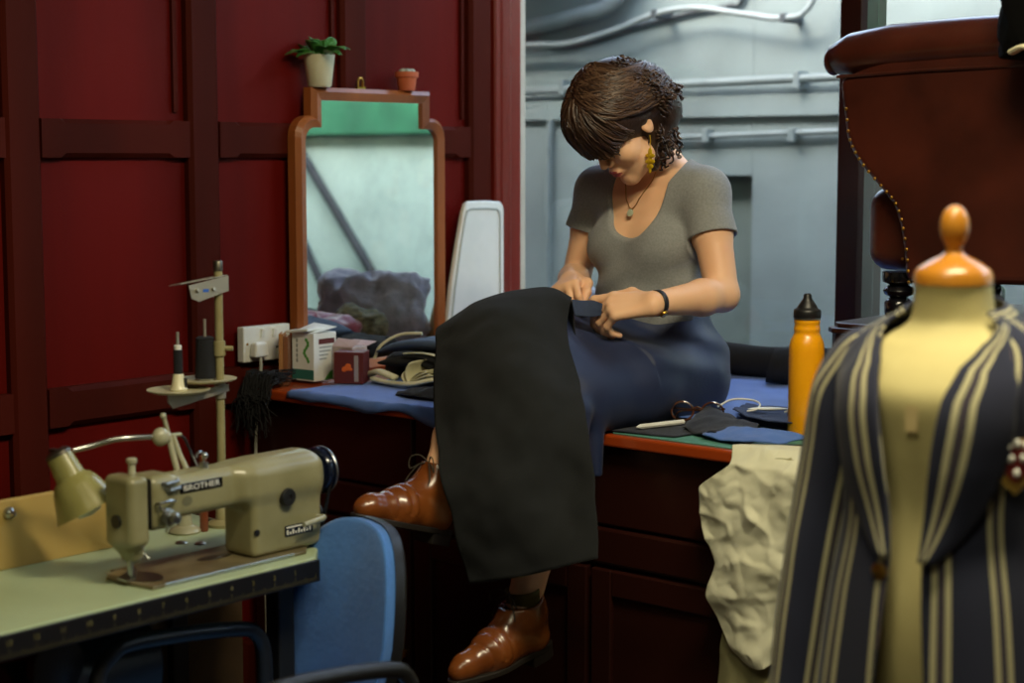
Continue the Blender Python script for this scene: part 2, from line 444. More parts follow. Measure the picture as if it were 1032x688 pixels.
# things in the alley that the mirror shows
STRUT = mat('dark_painted_steel', '1c2226', .6)
tag(mk('steel_strut', MB().tube([(-.62, YE - .04, 1.62), (-1.75, YE - .04, .30), (-1.80, YE - .04, -.2)], .022, 10), STRUT), 'long dark steel strut slanting across the mirror reflection', 'strut')
tag(mk('steel_strut', MB().tube([(-.70, YE - .04, 1.12), (-1.15, YE - .04, .45), (-1.17, YE - .04, -.2)], .02, 10), STRUT), 'short dark steel strut low in the mirror reflection', 'strut')
GREEN = mat('green_paint', '2f7350', .6, c2='255f42', scale=5)
tag(mk('fascia_board', MB().bb((-1.68, YE - .06, 1.57), (.5, YE - .002, 2.1)), GREEN, smooth=False, bevel=.006), 'green painted board high on the alley wall, seen in the top of the mirror', 'board')
# ------------------------------------------------------------------ worktop and base cabinets
WT = .88; WF = 2.87
wt = MB(); wt.bb((XW + .012, WF, WT - .027), (-.62, YW - .02, WT))
tag(mk('worktop', wt, NOSE, smooth=False, bevel=.006, seg=3), 'long polished red-brown wooden worktop in the window bay that the woman sits on', 'worktop')
def cabinet(x0, x1, label, key=None, two=False):
    c = thing('base_cabinet', label, 'cabinet', ((x0 + x1) / 2, 3.4, 0), group=None)
    b = MB(); b.bb((x0, WF + .05, .09), (x1, YW - .03, WT - .028)); b.bb((x0 + .01, WF + .09, 0), (x1 - .01, YW - .05, .09))
    mk('body', b, CABW, c, smooth=False, bevel=.002)
    d = MB(); d.bb((x0 + .004, WF + .03, .675), (x1 - .004, WF + .05, .85))
    mk('drawer', d, CABW, c, smooth=False, bevel=.004)
    mk('rail', MB().bb((x0, WF + .026, .588), (x1, WF + .05, .668)), CABW, c, smooth=False, bevel=.006)
    n = 2 if two else 1; wd = (x1 - x0) / n
    for i in range(n):
        a, e = x0 + i * wd + .004, x0 + (i + 1) * wd - .004
        q = MB(); q.bb((a, WF + .035, .11), (e, WF + .05, .578))
        for u0, u1, z0, z1 in ((a, a + .055, .11, .578), (e - .055, e, .11, .578), (a + .055, e - .055, .52, .578), (a + .055, e - .055, .11, .18)):
            q.bb((u0, WF + .022, z0), (u1, WF + .036, z1))
        dr = mk('door', q, CABW, c, smooth=False, bevel=.004)
        if key is not None and i == 0:
            k = MB(); k.cyl((key, WF + .024, .275), (key, WF + .014, .275), .011); k.box((key, WF + .006, .275), (.004, .018, .03)); k.sph((key, WF + .002, .262), (.003, .010, .012))
            mk('key', k, BRASS, dr, smooth=True)
    return c
cabinet(XW + .02, -2.80, 'dark red wooden base cabinet nearest the panelled wall, under the boxes', key=-2.824)
cabinet(-2.795, -2.262, 'dark red wooden base cabinet behind the hanging black cloth and brown boots')
cabinet(-2.257, -.64, 'dark red wooden base cabinet between the dangling boot and the cream linen', two=True)

# ------------------------------------------------------------------ dressing mirror
mir = thing('dressing_mirror', 'tall wooden stepped-top mirror standing on the worktop against the red panelling', 'mirror', (-3.36, 3.32, WT))
XM = -3.345
def mo(y, z): return (XM, y, z)
yc0, yc1 = 3.038, 3.612
ys0, ys1 = 3.096, 3.550
zt, zs = 1.653, 1.578
def outline(d):
    a, b, s0, s1 = yc0 + d, yc1 - d, ys0 + d, ys1 - d
    r = .055 - d * .6; zt_, zs_ = zt - d, zs - d * .9
    P = [(a, WT + d)]
    P += [(a, zs_ - r)]
    for k in range(1, 7):
        t = k / 6 * math.pi / 2; P.append((a + r - r * math.cos(t), zs_ - r + r * math.sin(t)))
    P += [(s0, zs_), (s0, zt_), (s1, zt_), (s1, zs_)]
    for k in range(0, 6):
        t = (1 - k / 6) * math.pi / 2; P.append((b - r + r * math.cos(t), zs_ - r + r * math.sin(t)))
    P += [(b, zs_ - r), (b, WT + d)]
    return P
o0, o1, o2 = outline(0), outline(.012), outline(.034)
vs = []; n = len(o0)
for P, x in ((o0, XM - .036), (o0, XM - .008), (o1, XM + .004), (o2, XM - .004), (o2, XM - .02)): vs += [(x, y, z) for y, z in P]
fs = []
for k in range(4):
    for i in range(n): fs.append((k * n + i, k * n + (i + 1) % n, (k + 1) * n + (i + 1) % n, (k + 1) * n + i))
mk('frame', MB().raw(vs, fs), MAHOG, mir, smooth=False)
MIRM = mat('mirror_silver', 'f0f4f2', .015, 1)
mk('mirror_glass', MB().raw([(XM - .012, y, z) for y, z in o2], [tuple(range(n))]), MIRM, mir, smooth=False)
mk('back_board', MB().prism([(XM - .030, y, z) for y, z in outline(.006)], (-.007, 0, 0)), CABW, mir, smooth=False)
hk = MB()
hk.tube([(XM - .02, y + .038, zt + h) for y, h in ((3.243, 0), (3.243, .022), (3.248, .029), (3.256, .029), (3.261, .022), (3.261, 0))], .0035, 8)
hk.bb((XM - .025, 3.275, zt - .001), (XM - .015, 3.305, zt + .006))
mk('hanging_plate', hk, BRASS, mir)

# plants on top of the mirror
CREAMP = mat('cream_glazed_pot', 'd9d2ae', .35, coat=.3)
TERRA = mat('terracotta', 'c4623a', .75, bump=.1)
SOIL = mat('potting_soil', '3a2c20', .95, bump=.6, bscale=90)
LEAF = mat('green_leaf', '4f8a3c', .4, c2='2f6428', scale=18, coat=.15)
CACT = mat('pale_cactus', '8fa08a', .8, c2='c9cfbc', scale=120, bump=.8, bscale=200)
pc = (XM - .006, 3.126, zt)
pl = thing('potted_plant', 'small leafy green plant in a cream pot on top of the mirror', 'plant', pc)
mk('pot', MB().lathe([(.028, 0), (.032, .004), (.041, .078), (.0425, .084), (.039, .084), (.037, .07), (0, .07)], pc), CREAMP, pl)
mk('soil', MB().lathe([(.0, .066), (.0365, .0705), (0, .075)], pc, n=20), SOIL, pl)
rr = random.Random(3)
for i in range(24):
    a = i * 2.399 + rr.uniform(-.3, .3); e = rr.uniform(.25, .7) if i % 2 else rr.uniform(.8, 1.4); Lf = rr.uniform(.075, .105) * (1.1 if e < .6 else .85)
    d = Vector((math.cos(a) * math.cos(e) * .8, math.sin(a) * math.cos(e) * 1.1, math.sin(e) * .95)).normalized()
    base = V(pc) + V(0, 0, .074) + V(rr.uniform(-.014, .014), rr.uniform(-.014, .014), 0)
    side = d.cross(V(0, 0, 1)).normalized() if abs(d.z) < .97 else V(0, 1, 0); up = side.cross(d)
    wd = rr.uniform(.016, .023)
    def lf(u, v, d=d, side=side, up=up, base=base, Lf=Lf, wd=wd):
        s = (u - .5) * 2; wv = wd * (.12 + .88 * max(0, math.sin(math.pi * min(1, max(0, (v - .28) / .72)) ** .8))) if v > .28 else wd * .1
        return base + d * (Lf * v) + side * (s * wv) + up * (abs(s) * wv * .35) - V(0, 0, 1) * (Lf * .28 * v * v * v)
    mk('leaf', MB().grid(lf, 5, 9), LEAF, pl, solid=.0012, flip=False)
cc = (XM - .008, 3.458, zt)
ca = thing('potted_cactus', 'tiny pale cactus in a terracotta pot at the right end of the mirror top', 'plant', cc)
mk('pot', MB().lathe([(.022, 0), (.0235, .003), (.028, .036), (.033, .037), (.0335, .052), (.030, .052), (.029, .044), (0, .044)], cc), TERRA, ca)
mk('soil', MB().lathe([(0, .042), (.0285, .0445), (0, .047)], cc, n=18), SOIL, ca)
cb = MB()
for i in range(7):
    a = i * 2.4; r = .0 if i == 0 else .015
    cb.sph((cc[0] + r * math.cos(a), cc[1] + r * math.sin(a), cc[2] + .05), (.011, .011, .011), 12, 8)
mk('cactus', cb, CACT, ca)

# white board propped in the corner
WB = mat('white_enamel', 'eef0ee', .35, c2='dfe3e1', scale=6)
bd = [(3.585, .885), (3.60, .98), (3.62, 1.10), (3.648, 1.22), (3.672, 1.31), (3.683, 1.335), (3.70, 1.342), (3.78, 1.342), (3.835, 1.338), (3.848, 1.328), (3.852, 1.31), (3.852, .885)]
bo = thing('pressing_board', 'white tapering board with a rounded top propped in the corner beside the mirror', 'board', (-3.34, 3.72, WT))
mk('board', MB().prism([(-3.352, y, z) for y, z in bd], (.018, 0, 0)), WB, bo, smooth=False, bevel=.006, seg=3)
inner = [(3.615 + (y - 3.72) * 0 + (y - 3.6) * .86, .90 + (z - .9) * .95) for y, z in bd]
mk('edge_bead', MB().tube([(-3.333, y, z) for y, z in inner], .0035, 6, closed=True), mat('pale_grey_bead', 'c2c9c6', .4), bo)  # pale grey bead along the board's border

# double socket on the panelling, with plug and lead
so = thing('wall_socket', 'white double wall socket on the red panelling, between the thread stand and the mirror', 'socket', (XW + .008, 2.942, .985))
mk('plate', MB().bb((XW - .0, 2.862, .942), (XW + .026, 3.022, 1.034)), WHITEP, so, smooth=False, bevel=.004, seg=3)
for y in (2.925, 2.965):
    mk('switch', MB().box((XW + .028, y, 1.015), (.008, .012, .022), rot=Matrix.Rotation(R(10), 3, 'Y')), WHITEP, so, smooth=False, bevel=.0015)
hl = MB()
for dy, dz, w_, h_ in ((0, .017, .005, .009), (-.012, -.003, .008, .005), (.012, -.003, .008, .005)):
    hl.box((XW + .0262, 2.988 + dy, .978 + dz), (.001, w_, h_))
mk('socket_holes', hl, BLACKP, so, smooth=False)
for y in (2.874, 3.01): mk('screw', MB().cyl((XW + .025, y, .99), (XW + .0275, y, .99), .0035, n=10), BRASS, so)
pg = thing('power_plug', 'white power plug in the left outlet of the wall socket, its grey lead hanging down', 'plug', (XW + .03, 2.902, .96))
mk('plug_body', MB().prism([(XW + .027, 2.878, .955), (XW + .027, 2.926, .955), (XW + .027, 2.922, .995), (XW + .027, 2.882, .995)], (.026, 0, 0)), WHITEP, pg, smooth=False, bevel=.007, seg=3)
mk('lead', MB().tube(curve([(XW + .045, 2.902, .957), (XW + .05, 2.898, .925), (XW + .05, 2.885, .86), (XW + .06, 2.868, .70), (XW + .09, 2.86, .5), (XW + .12, 2.84, .2), (XW + .2, 2.7, .012), (XW + .35, 2.5, .008)]), .0042, 8), mat('grey_lead', 'a9a797', .5), pg)

# hank of black threads over the left end of the worktop
th = MB(); rr = random.Random(5)
for i in range(110):
    y = rr.uniform(2.842, 2.862); x = XW + .03 + rr.random() * .10; a = rr.uniform(.02, .10)
    z1 = WT - rr.uniform(.02, .13)
    P = [(x, 2.90 + rr.uniform(0, .06), WT + .006 + rr.uniform(0, .04)), (x + rr.uniform(-.02, .02), 2.868, WT + rr.uniform(.01, .045)), (x + rr.uniform(-.03, .02), y, WT - .02), (x + rr.uniform(-.04, .03), y - rr.uniform(0, .012), (WT + z1) / 2), (x + rr.uniform(-.045, .045), y - rr.uniform(0, .02), z1)]
    th.tube(curve(P, 12), .0014, 4)
tag(mk('thread_tangle', th, mat('black_thread', '0b0b0d', .9)), 'tangle of loose black threads hanging over the left end of the worktop', 'threads', kind='stuff')

# ------------------------------------------------------------------ cloth and boxes at the left of the worktop
BLUEC = weave(mat('blue_cotton', '4a70bb', .85, c2='3f62a8', scale=6, sheen=.2, bump=.25, bscale=14))
NAVY = weave(mat('navy_cloth', '1b2030', .9, c2='141824', scale=9, sheen=.1, bump=.3, bscale=20))
BLK = weave(mat('black_wool', '131316', .95, c2='0d0d10', scale=14, bump=.3, bscale=40))
CREAML = weave(mat('cream_lining', 'd5cfae', .8, c2='b9b48f', scale=10, bump=.2))
STEELB = weave(mat('blue_grey_wool', '46566e', .9, c2='3a485e', scale=10, bump=.3, bscale=30))
FLEECE = mat('grey_fleece', 'a0a1b2', .98, c2='83858f', scale=30, bump=.8, bscale=120, sheen=.6)
CRIM = mat('crimson_satin', '8e1030', .35, c2='600a20', scale=12, sheen=.3, bump=.5, bscale=24)

def sheet(corners, z, nu, nv, amp, seed, edge=.006, drop=None):
    """flat cloth with a wandering edge; corners a,b,c,d in order; drop: fold over the front of the worktop"""
    a, b, c, d = [V(p[0], p[1], z) for p in corners]
    def fn(u, v):
        p = (a * (1 - u) + b * u) * (1 - v) + (d * (1 - u) + c * u) * v
        e = max(abs(u - .5), abs(v - .5)) * 2
        q = V(noise.noise(p * 9 + V(seed, 0, 0)), noise.noise(p * 9 + V(0, seed, 3)), 0) * edge * e ** 3 * 3
        h = amp * (.5 + .5 * noise.noise(p * 11 + V(seed, seed, 1))) + amp * .4 * abs(noise.noise(p * 26 + V(seed, 0, 7)))
        r = p + q + V(0, 0, h)
        if r.y < WF - .002 and drop:
            ov = WF - .004 - r.y; r = V(r.x, WF - .007 - .004 * math.sin(r.x * 30), r.z - ov)
        return r
    return MB().grid(fn, nu, nv)
tag(mk('cotton_cloth', sheet([(-3.20, 2.842), (-2.60, 2.835), (-2.56, 3.30), (-3.12, 3.42)], WT + .003, 60, 40, .006, 2, drop=True), BLUEC, solid=.0015, flip=False, angle=180), 'crumpled blue cotton cloth spread at the left of the worktop under the boxes', 'cloth')

def carton(name, label, cat, x, y, s, rz, m, z=WT + .007):
    t = thing(name, label, cat, (x, y, z), rz); return t
def loc(t, *p): return PW[t.name] @ V(*p)
WCARD = mat('white_card', 'e8ebe6', .6); GCARD = mat('green_print', '4f9a3a', .6); TEAL = mat('teal_print', '2f6f66', .6); MAROON = mat('maroon_print', '5a1a18', .55)
ORANGE = mat('orange_print', 'd2601e', .6); PALEP = mat('pale_print', 'b9a8a4', .6, c2='8d7d7a', scale=40)
GREYP = mat('grey_print', '8b9490', .6)
# white tea carton
bw, bd_, bh = .078, .086, .125
t = thing('tea_carton', 'white carton with green printing beside the brown books on the worktop', 'carton', (-3.300, 3.048, WT + .008), R(4))
Mt = PW[t.name]
def LB(): return MB(Mt)
mk('box', LB().bb((-bw / 2, -bd_ / 2, 0), (bw / 2, bd_ / 2, bh)), WCARD, t, smooth=False, bevel=.0015)
lid = LB(); lid.prism([(-bw / 2, -bd_ / 2, bh), (bw / 2, -bd_ / 2, bh), (bw / 2 + .002, bd_ / 2, bh + .012), (-bw / 2, bd_ / 2, bh + .018)], (0, 0, .0012))
mk('lid', lid, WCARD, t, smooth=False)
# left end face (x=-bw/2) and front face (y=-bd/2)
g = LB(); g.bb((-bw / 2 + .001, -bd_ / 2 - .0006, .004), (bw / 2 - .001, -bd_ / 2, .030)); mk('printed_band', g, TEAL, t, smooth=False)
g = LB()
for k in range(9):
    a = k * .75; g.sph((.012 + .007 * math.cos(a * 1.3), -bd_ / 2 - .0003, .052 + k * .007), (.005, .0006, .005), 10, 6)
mk('printed_leaf', g, GCARD, t)
g = LB()
for k in range(5): g.bb((-.024, -bd_ / 2 - .0005, .048 + k * .013), (-.018, -bd_ / 2, .058 + k * .013))
mk('printed_text', g, GREYP, t, smooth=False)
g = LB(); g.bb((bw / 2, -.024, .096), (bw / 2 + .0006, .036, .110)); mk('printed_bar', g, MAROON, t, smooth=False)
g = LB(); g.prism([(bw / 2, -.004, .002), (bw / 2, bd_ / 2 - .001, .002), (bw / 2, bd_ / 2 - .001, .030), (bw / 2, .018, .022)], (.0006, 0, 0)); mk('printed_corner', g, GCARD, t, smooth=False)
g = LB()
for k in range(4): g.bb((bw / 2, -.022, .086 - k * .010), (bw / 2 + .0005, .026 - .007 * k, .089 - k * .010))
mk('printed_lines', g, GREYP, t, smooth=False)
# brown books
BOOKB = mat('tan_book_cover', 'a5713f', .6, c2='8a5a30'); PAGE = mat('book_pages', 'ddd3ba', .8, scale=60, stretch=(1, 1, 20))
for k, (lab, hh, m) in enumerate((('tan book standing on end nearest the wall socket', .135, BOOKB), ('thin brown notebook standing against the white carton', .128, mat('brown_book_cover', '7d4a26', .6)))):
    b = thing('book', lab, 'book', (-3.332 + .0092 * k, 2.968 + .0078 * k, WT + .001), R(41), group='books beside the carton')
    mb_ = MB(PW[b.name]); mb_.bb((-.0055, -.042, 0), (-.004, .02, hh)); mb_.bb((.004, -.042, 0), (.0055, .02, hh)); mb_.bb((-.0055, -.044, 0), (.0055, -.042, hh))
    mk('cover', mb_, m, b, smooth=False)
    mk('pages', MB(PW[b.name]).bb((-.004, -.042, .003), (.004, .017, hh - .003)), PAGE, b, smooth=False)
# white tray resting on the carton and books
tag(mk('white_packet', MB(Matrix.Translation((-3.30, 3.02, WT + .136)) @ Matrix.Rotation(R(8), 4, 'Z') @ Matrix.Rotation(R(-6), 4, 'Y')).bb((-.045, -.03, 0), (.03, .07, .008)), WCARD, smooth=False, bevel=.003), 'flat white packet lying on top of the books behind the white carton', 'packet')
# dark maroon box with an orange mark, and the pale carton behind it
t = thing('maroon_box', 'small maroon box with an orange emblem beside the folded cloth', 'box', (-3.178, 3.068, WT + .008), R(32))
Mt = PW[t.name]
mk('box', MB(Mt).bb((-.04, -.035, 0), (.038, .035, .082)), MAROON, t, smooth=False, bevel=.002)
g = MB(Mt)
for dx, dz, rx_, rz_ in ((0, .040, .013, .006), (.004, .047, .008, .006), (-.007, .036, .006, .005), (.010, .038, .006, .004)): g.sph((-.006 + dx, -.0352, dz), (rx_, .0005, rz_), 12, 6)
mk('emblem', g, ORANGE, t)
mk('label_strip', MB(Mt).bb((.014, -.0356, .006), (.025, -.035, .074)), mat('silver_print', '9a8f8c', .4), t, smooth=False)
t = thing('pale_box', 'pale pink carton with an open flap behind the maroon box', 'box', (-3.225, 3.105, WT + .008), R(5))
Mt = PW[t.name]
mk('box', MB(Mt).bb((-.035, -.03, 0), (.035, .03, .088)), PALEP, t, smooth=False, bevel=.0015)
g = MB(Mt); g.prism([(-.035, -.03, .088), (.035, -.03, .088), (.045, -.01, .105), (-.03, -.012, .108)], (0, 0, .001)); g.prism([(-.035, .03, .088), (.035, .03, .088), (.05, .05, .099), (-.03, .05, .1)], (0, 0, .001))
mk('flap', g, mat('pale_pink_flap', 'cbb6be', .6), t, smooth=False)
def heap(c, r, seed, amp=.25, sc=10, seg=48, rings=30, flat=.0, power=.7, rz=0):
    """soft heap of cloth: squashed rounded body with deep wandering folds, flat underneath"""
    mb = MB(); vs = []
    m = Matrix.Rotation(rz, 3, 'Z')
    for i in range(rings + 1):
        t = math.pi * i / rings
        for j in range(seg):
            a = 2 * math.pi * j / seg
            sg = lambda x: math.copysign(abs(x) ** power, x)
            q = V(sg(math.sin(t)) * sg(math.cos(a)), sg(math.sin(t)) * sg(math.sin(a)), sg(math.cos(t)))
            p = V(q.x * r[0], q.y * r[1], q.z * r[2])
            n1 = noise.noise(p * sc + V(seed, 0, seed)); n2 = noise.noise(p * sc * 2.2 + V(0, seed, 0))
            k = 1 + amp * n1 - amp * .8 * abs(n2)
            p = V(p.x * k, p.y * k, p.z * k)
            p.z = max(p.z, -r[2] * .55)
            vs.append(V(c) + m @ p + V(0, 0, r[2] * .55))
    fs = []
    for i in range(rings):
        for j in range(seg): fs.append((i * seg + j, (i + 1) * seg + j, (i + 1) * seg + (j + 1) % seg, i * seg + (j + 1) % seg))
    return mb.raw(vs, fs)

# folded garment with cream lining showing
fg = thing('folded_garment', 'folded blue-grey garment with fanned cream lining beside the maroon box', 'garment', (-3.03, 3.24, WT + .008), 0)
GD = (-.050, .042)
def fold(x0, x1, y0, y1, z, h, bow, seed):
    """one doubled layer: a long flat loop of cloth, rounded at its near edge"""
    def fn(u, v):
        a = u * 2 * math.pi
        y = (y0 + y1) / 2 + (y1 - y0) / 2 * math.copysign(abs(math.cos(a)) ** .35, math.cos(a))
        zz = h / 2 * math.copysign(abs(math.sin(a)) ** .8, math.sin(a))
        x = x0 + (x1 - x0) * v
        s = 1 - (2 * abs(v - .5)) ** 6 * .7
        return V(x, y + .012 * noise.noise(V(x * 9, seed, 0)), z + h / 2 + zz * s + bow * math.sin(math.pi * v) + .006 * noise.noise(V(x * 14, y * 14, seed)))
    return MB(Matrix.Translation((-.065, .012, 0))).grid(fn, 28, 26, cu=True)
LX = WT + .008
mk('outer_cloth', fold(-3.10, -2.74, 3.13, 3.42, LX + .062, .03, .028, 3), STEELB, fg, flip=True, angle=180, solid=.002)
mk('inner_cloth', fold(-3.08, -2.80, 3.12, 3.38, LX + .032, .028, .012, 5), BLK, fg, angle=180, solid=.002)
ln = MB(Matrix.Translation((-.065, .012, 0)))
for i in range(5):
    a = R(20 + i * 24); cx, cy, cz = -2.92, 3.075, LX + .006
    def fn(u, v, a=a, i=i):
        s = u * 2 * math.pi; L_ = .085 - .004 * i
        w_ = .013 * (.25 + v) ; d = V(-math.cos(a), 0, math.sin(a)); nrm = V(math.sin(a), 0, math.cos(a))
        return V(cx, cy, cz) + d * (L_ * v * (.55 if a > R(60) else 1)) + nrm * (math.cos(s) * w_ * .55) + V(0, .035 + .04 * math.sin(s), 0) + V(.055 * v * v, 0, 0)
    ln.grid(fn, 16, 9, cu=True)
mk('lining', ln, CREAML, fg, angle=180, solid=.0015)
cl = MB(Matrix.Translation((-.065, .012, 0)))
cl.tube(curve([(-3.06, 3.075, LX + .012), (-2.98, 3.058, LX + .010), (-2.90, 3.055, LX + .014), (-2.85, 3.08, LX + .026), (-2.83, 3.11, LX + .02)], 24), [.010] * 24, 10, flat=.6)
cl.tube(curve([(-3.09, 3.10, LX + .02), (-3.04, 3.085, LX + .03), (-2.98, 3.08, LX + .02)], 16), .012, 10, flat=.7)
mk('hem_roll', cl, CREAML, fg, angle=180)
mk('piping', MB(Matrix.Translation((-.065, .012, 0))).tube(curve([(-3.115, 3.14, LX + .055), (-3.10, 3.15, LX + .09), (-3.06, 3.18, LX + .118), (-3.0, 3.2, LX + .124)], 20), .004, 8), CREAML, fg)
mk('waist_tape', MB(Matrix.Translation((-.065, .012, 0))).tube(curve([(-2.99, 3.125, LX + .078), (-2.91, 3.11, LX + .086), (-2.84, 3.11, LX + .08), (-2.79, 3.12, LX + .062)], 20), .007, 8, flat=.4), CREAML, fg)
tag(mk('blue_garment', heap((-2.80, 3.25, WT + .006), (.12, .12, .055), 4, .2, 9), BLUEC, angle=180), 'bunched blue cotton garment right of the cream lining, against the black cloth', 'garment')
tag(mk('satin_bundle', heap((-2.97, 3.47, WT + .004), (.13, .09, .08), 9, .3, 12), CRIM, angle=180), 'shiny crimson satin bundle behind the blue garment in front of the mirror', 'bundle')
tag(mk('striped_cloth', heap((-3.04, 3.58, WT + .004), (.09, .06, .09), 13, .25, 14), weave(mat('mustard_tweed', '7a765a', .9, c2='3c3b30', scale=40, stretch=(1, 1, 3))), angle=180), 'mustard and black tweed cloth behind the crimson bundle', 'cloth')
tag(mk('black_bundle', heap((-3.18, 3.40, WT + .004), (.10, .16, .05), 15, .25, 10), BLK, angle=180), 'low heap of black cloth at the foot of the mirror', 'cloth')
tag(mk('fleece', heap((-2.92, 3.75, WT + .004), (.20, .10, .150), 21, .34, 9, 64, 40, rz=R(-20)), FLEECE, angle=180), 'soft grey fleece heaped on the worktop beside the mirror behind the woman', 'fleece')
tag(mk('kraft_envelope', MB(Matrix.Translation((-3.13, 3.80, WT + .004)) @ Matrix.Rotation(R(30), 4, 'Z') @ Matrix.Rotation(R(-14), 4, 'X')).bb((-.07, -.006, 0), (.07, .006, .2)), mat('kraft_paper', 'b98c4c', .8), smooth=False, bevel=.002), 'upright tan envelope behind the grey fleece, seen in the mirror', 'envelope')
# black scrap with a white tag, and shears-like point
sc = thing('cloth_scrap', 'pointed black cloth scrap with a white tag on the blue cotton cloth', 'cloth', (-2.83, 3.0, WT + .01))
mk('scrap', patch([[(-2.92, 2.965, WT + .012), (-2.86, 2.95, WT + .014), (-2.80, 2.945, WT + .014), (-2.72, 2.95, WT + .012)], [(-2.93, 2.985, WT + .013), (-2.86, 2.99, WT + .03), (-2.795, 2.99, WT + .034), (-2.72, 2.99, WT + .018)], [(-2.93, 2.99, WT + .012), (-2.86, 3.03, WT + .012), (-2.80, 3.04, WT + .012), (-2.72, 3.03, WT + .012)]], 24, 12, .006, 30, (0, 0, 1)), BLK, sc, solid=.003, flip=False, angle=180)
mk('tag', MB().box((-2.775, 2.982, WT + .036), (.016, .004, .016), rz=.4), WHITEP, sc, smooth=False, bevel=.001)

# ------------------------------------------------------------------ right half of the worktop
MATG = mat('green_cutting_mat', '4e8878', .7, c2='457a6c', scale=20)
tag(mk('cutting_mat', MB().bb((-2.19, 2.885, WT), (-1.66, 3.22, WT + .003)), MATG, smooth=False, bevel=.001), 'green cutting mat on the worktop under the dark cloths at the right', 'mat')
tag(mk('cotton_cloth', sheet([(-2.20, 3.12), (-1.74, 3.15), (-1.86, 3.86), (-2.60, 3.89)], WT + .006, 50, 50, .007, 31), BLUEC, solid=.0015, flip=False, angle=180), 'blue cotton cloth spread on the worktop between the woman and the yellow bottle', 'cloth')
tag(mk('navy_cloth_piece', sheet([(-2.225, 2.885), (-2.04, 2.905), (-2.03, 3.13), (-2.24, 3.16)], WT + .004, 30, 24, .004, 12), NAVY, solid=.002, flip=False, angle=180), 'flat navy cloth piece at the worktop edge under the white chalk pencil', 'cloth')
ck = thing('chalk_pencil', 'white tailor chalk pencil lying on the navy cloth near the worktop edge', 'pencil', (-2.13, 2.96, WT + .016), 0)
A_, B_ = V(-2.152, 2.918, WT + .0145), V(-2.118, 3.045, WT + .0145); dd = (B_ - A_).normalized()
mk('shaft', MB().tube([A_ + dd * .012, B_], .0055, 8), WHITEP, ck)
mk('tip', MB().tube([A_, A_ + dd * .012], [.001, .0055], 8), WCARD, ck)
# folded spectacles standing on their rims
TORT = mat('tortoiseshell', '5a3420', .15, c2='1e120c', scale=60, coat=.5)
sp = thing('spectacles', 'tortoiseshell spectacles folded on the navy cloth beside the chalk pencil', 'spectacles', (-2.10, 3.07, WT + .012), R(28))
Ms = PW[sp.name] @ Matrix.Rotation(R(-15), 4, 'X')
rim = MB(Ms)
for s in (-1, 1):
    rim.tube([(s * .033 + .024 * math.cos(a) , .004 * abs(math.cos(a)), .024 + .021 * math.sin(a)) for a in [k * math.pi / 12 for k in range(24)]], .0024, 8, closed=True)
rim.tube([(-.010, 0, .030), (0, -.002, .034), (.010, 0, .030)], .0022, 8)
mk('rims', rim, TORT, sp)
ln_ = MB(Ms)
for s in (-1, 1): ln_.lathe([(0, -.0007), (.0215, -.0005), (.0215, .0005), (0, .0007)], (s * .033, .002, .024), (0, 1, 0), n=20, sx=1.08)
mk('lenses', ln_, GLASS, sp)
for s in (-1, 1): mk('temple', MB(Ms).tube(curve([(s * .057, 0, .032), (s * .056, .014, .032), (s * .02, .026 + .006 * s, .031), (-s * .04, .030 + .006 * s, .028), (-s * .055, .031 + .006 * s, .012)], 20), .0019, 8), TORT, sp)
# black crumpled cloths
def crumple(name, label, rows, seed, m=None, amp=.018, th=.003):
    return tag(mk(name, patch(rows, 40, 30, amp, 16, (0, 0, 1), seed), m or NAVY, solid=th, flip=False, angle=180), label, 'cloth')
Z0 = WT + .012
crumple('navy_cloth_piece', 'crumpled dark navy cloth right of the spectacles', [[(-2.08, 2.99, Z0), (-2.0, 2.945, Z0), (-1.93, 2.94, Z0), (-1.87, 2.945, Z0)], [(-2.09, 3.05, Z0 + .014), (-2.02, 3.03, Z0 + .018), (-1.96, 3.0, Z0 + .012), (-1.90, 3.0, Z0 + .010)], [(-2.105, 3.12, Z0 + .032), (-2.04, 3.09, Z0 + .024), (-1.98, 3.06, Z0 + .012), (-1.93, 3.05, Z0 + .012)], [(-2.13, 3.17, Z0 + .004), (-2.06, 3.15, Z0 + .006), (-2.0, 3.11, Z0 + .004), (-1.95, 3.09, Z0 + .004)]], 3, None, .012)
crumple('navy_cloth_piece', 'smooth blue-grey cloth flap lying under the white petal-shaped marker', [[(-2.04, 3.12, Z0 + .030), (-1.95, 3.07, Z0 + .022), (-1.87, 3.05, Z0 + .026), (-1.79, 3.06, Z0 + .03)], [(-2.08, 3.2, Z0 + .02), (-1.98, 3.2, Z0 + .016), (-1.9, 3.2, Z0 + .02), (-1.80, 3.22, Z0 + .03)], [(-2.14, 3.33, Z0 + .008), (-2.0, 3.34, Z0 + .008), (-1.93, 3.34, Z0 + .008), (-1.84, 3.34, Z0 + .012)]], 8, weave(mat('slate_blue_cloth', '2c3a5e', .9, c2='253252', scale=9)), .006)
crumple('navy_cloth_piece', 'small navy cloth tongue hanging to the worktop edge beside the cream linen', [[(-1.99, 2.93, Z0), (-1.92, 2.915, Z0), (-1.86, 2.915, Z0 + .004), (-1.80, 2.95, Z0)], [(-1.99, 2.99, Z0 + .012), (-1.92, 2.98, Z0 + .02), (-1.86, 2.98, Z0 + .022), (-1.78, 3.0, Z0 + .01)]], 19, BLUEC, .006)
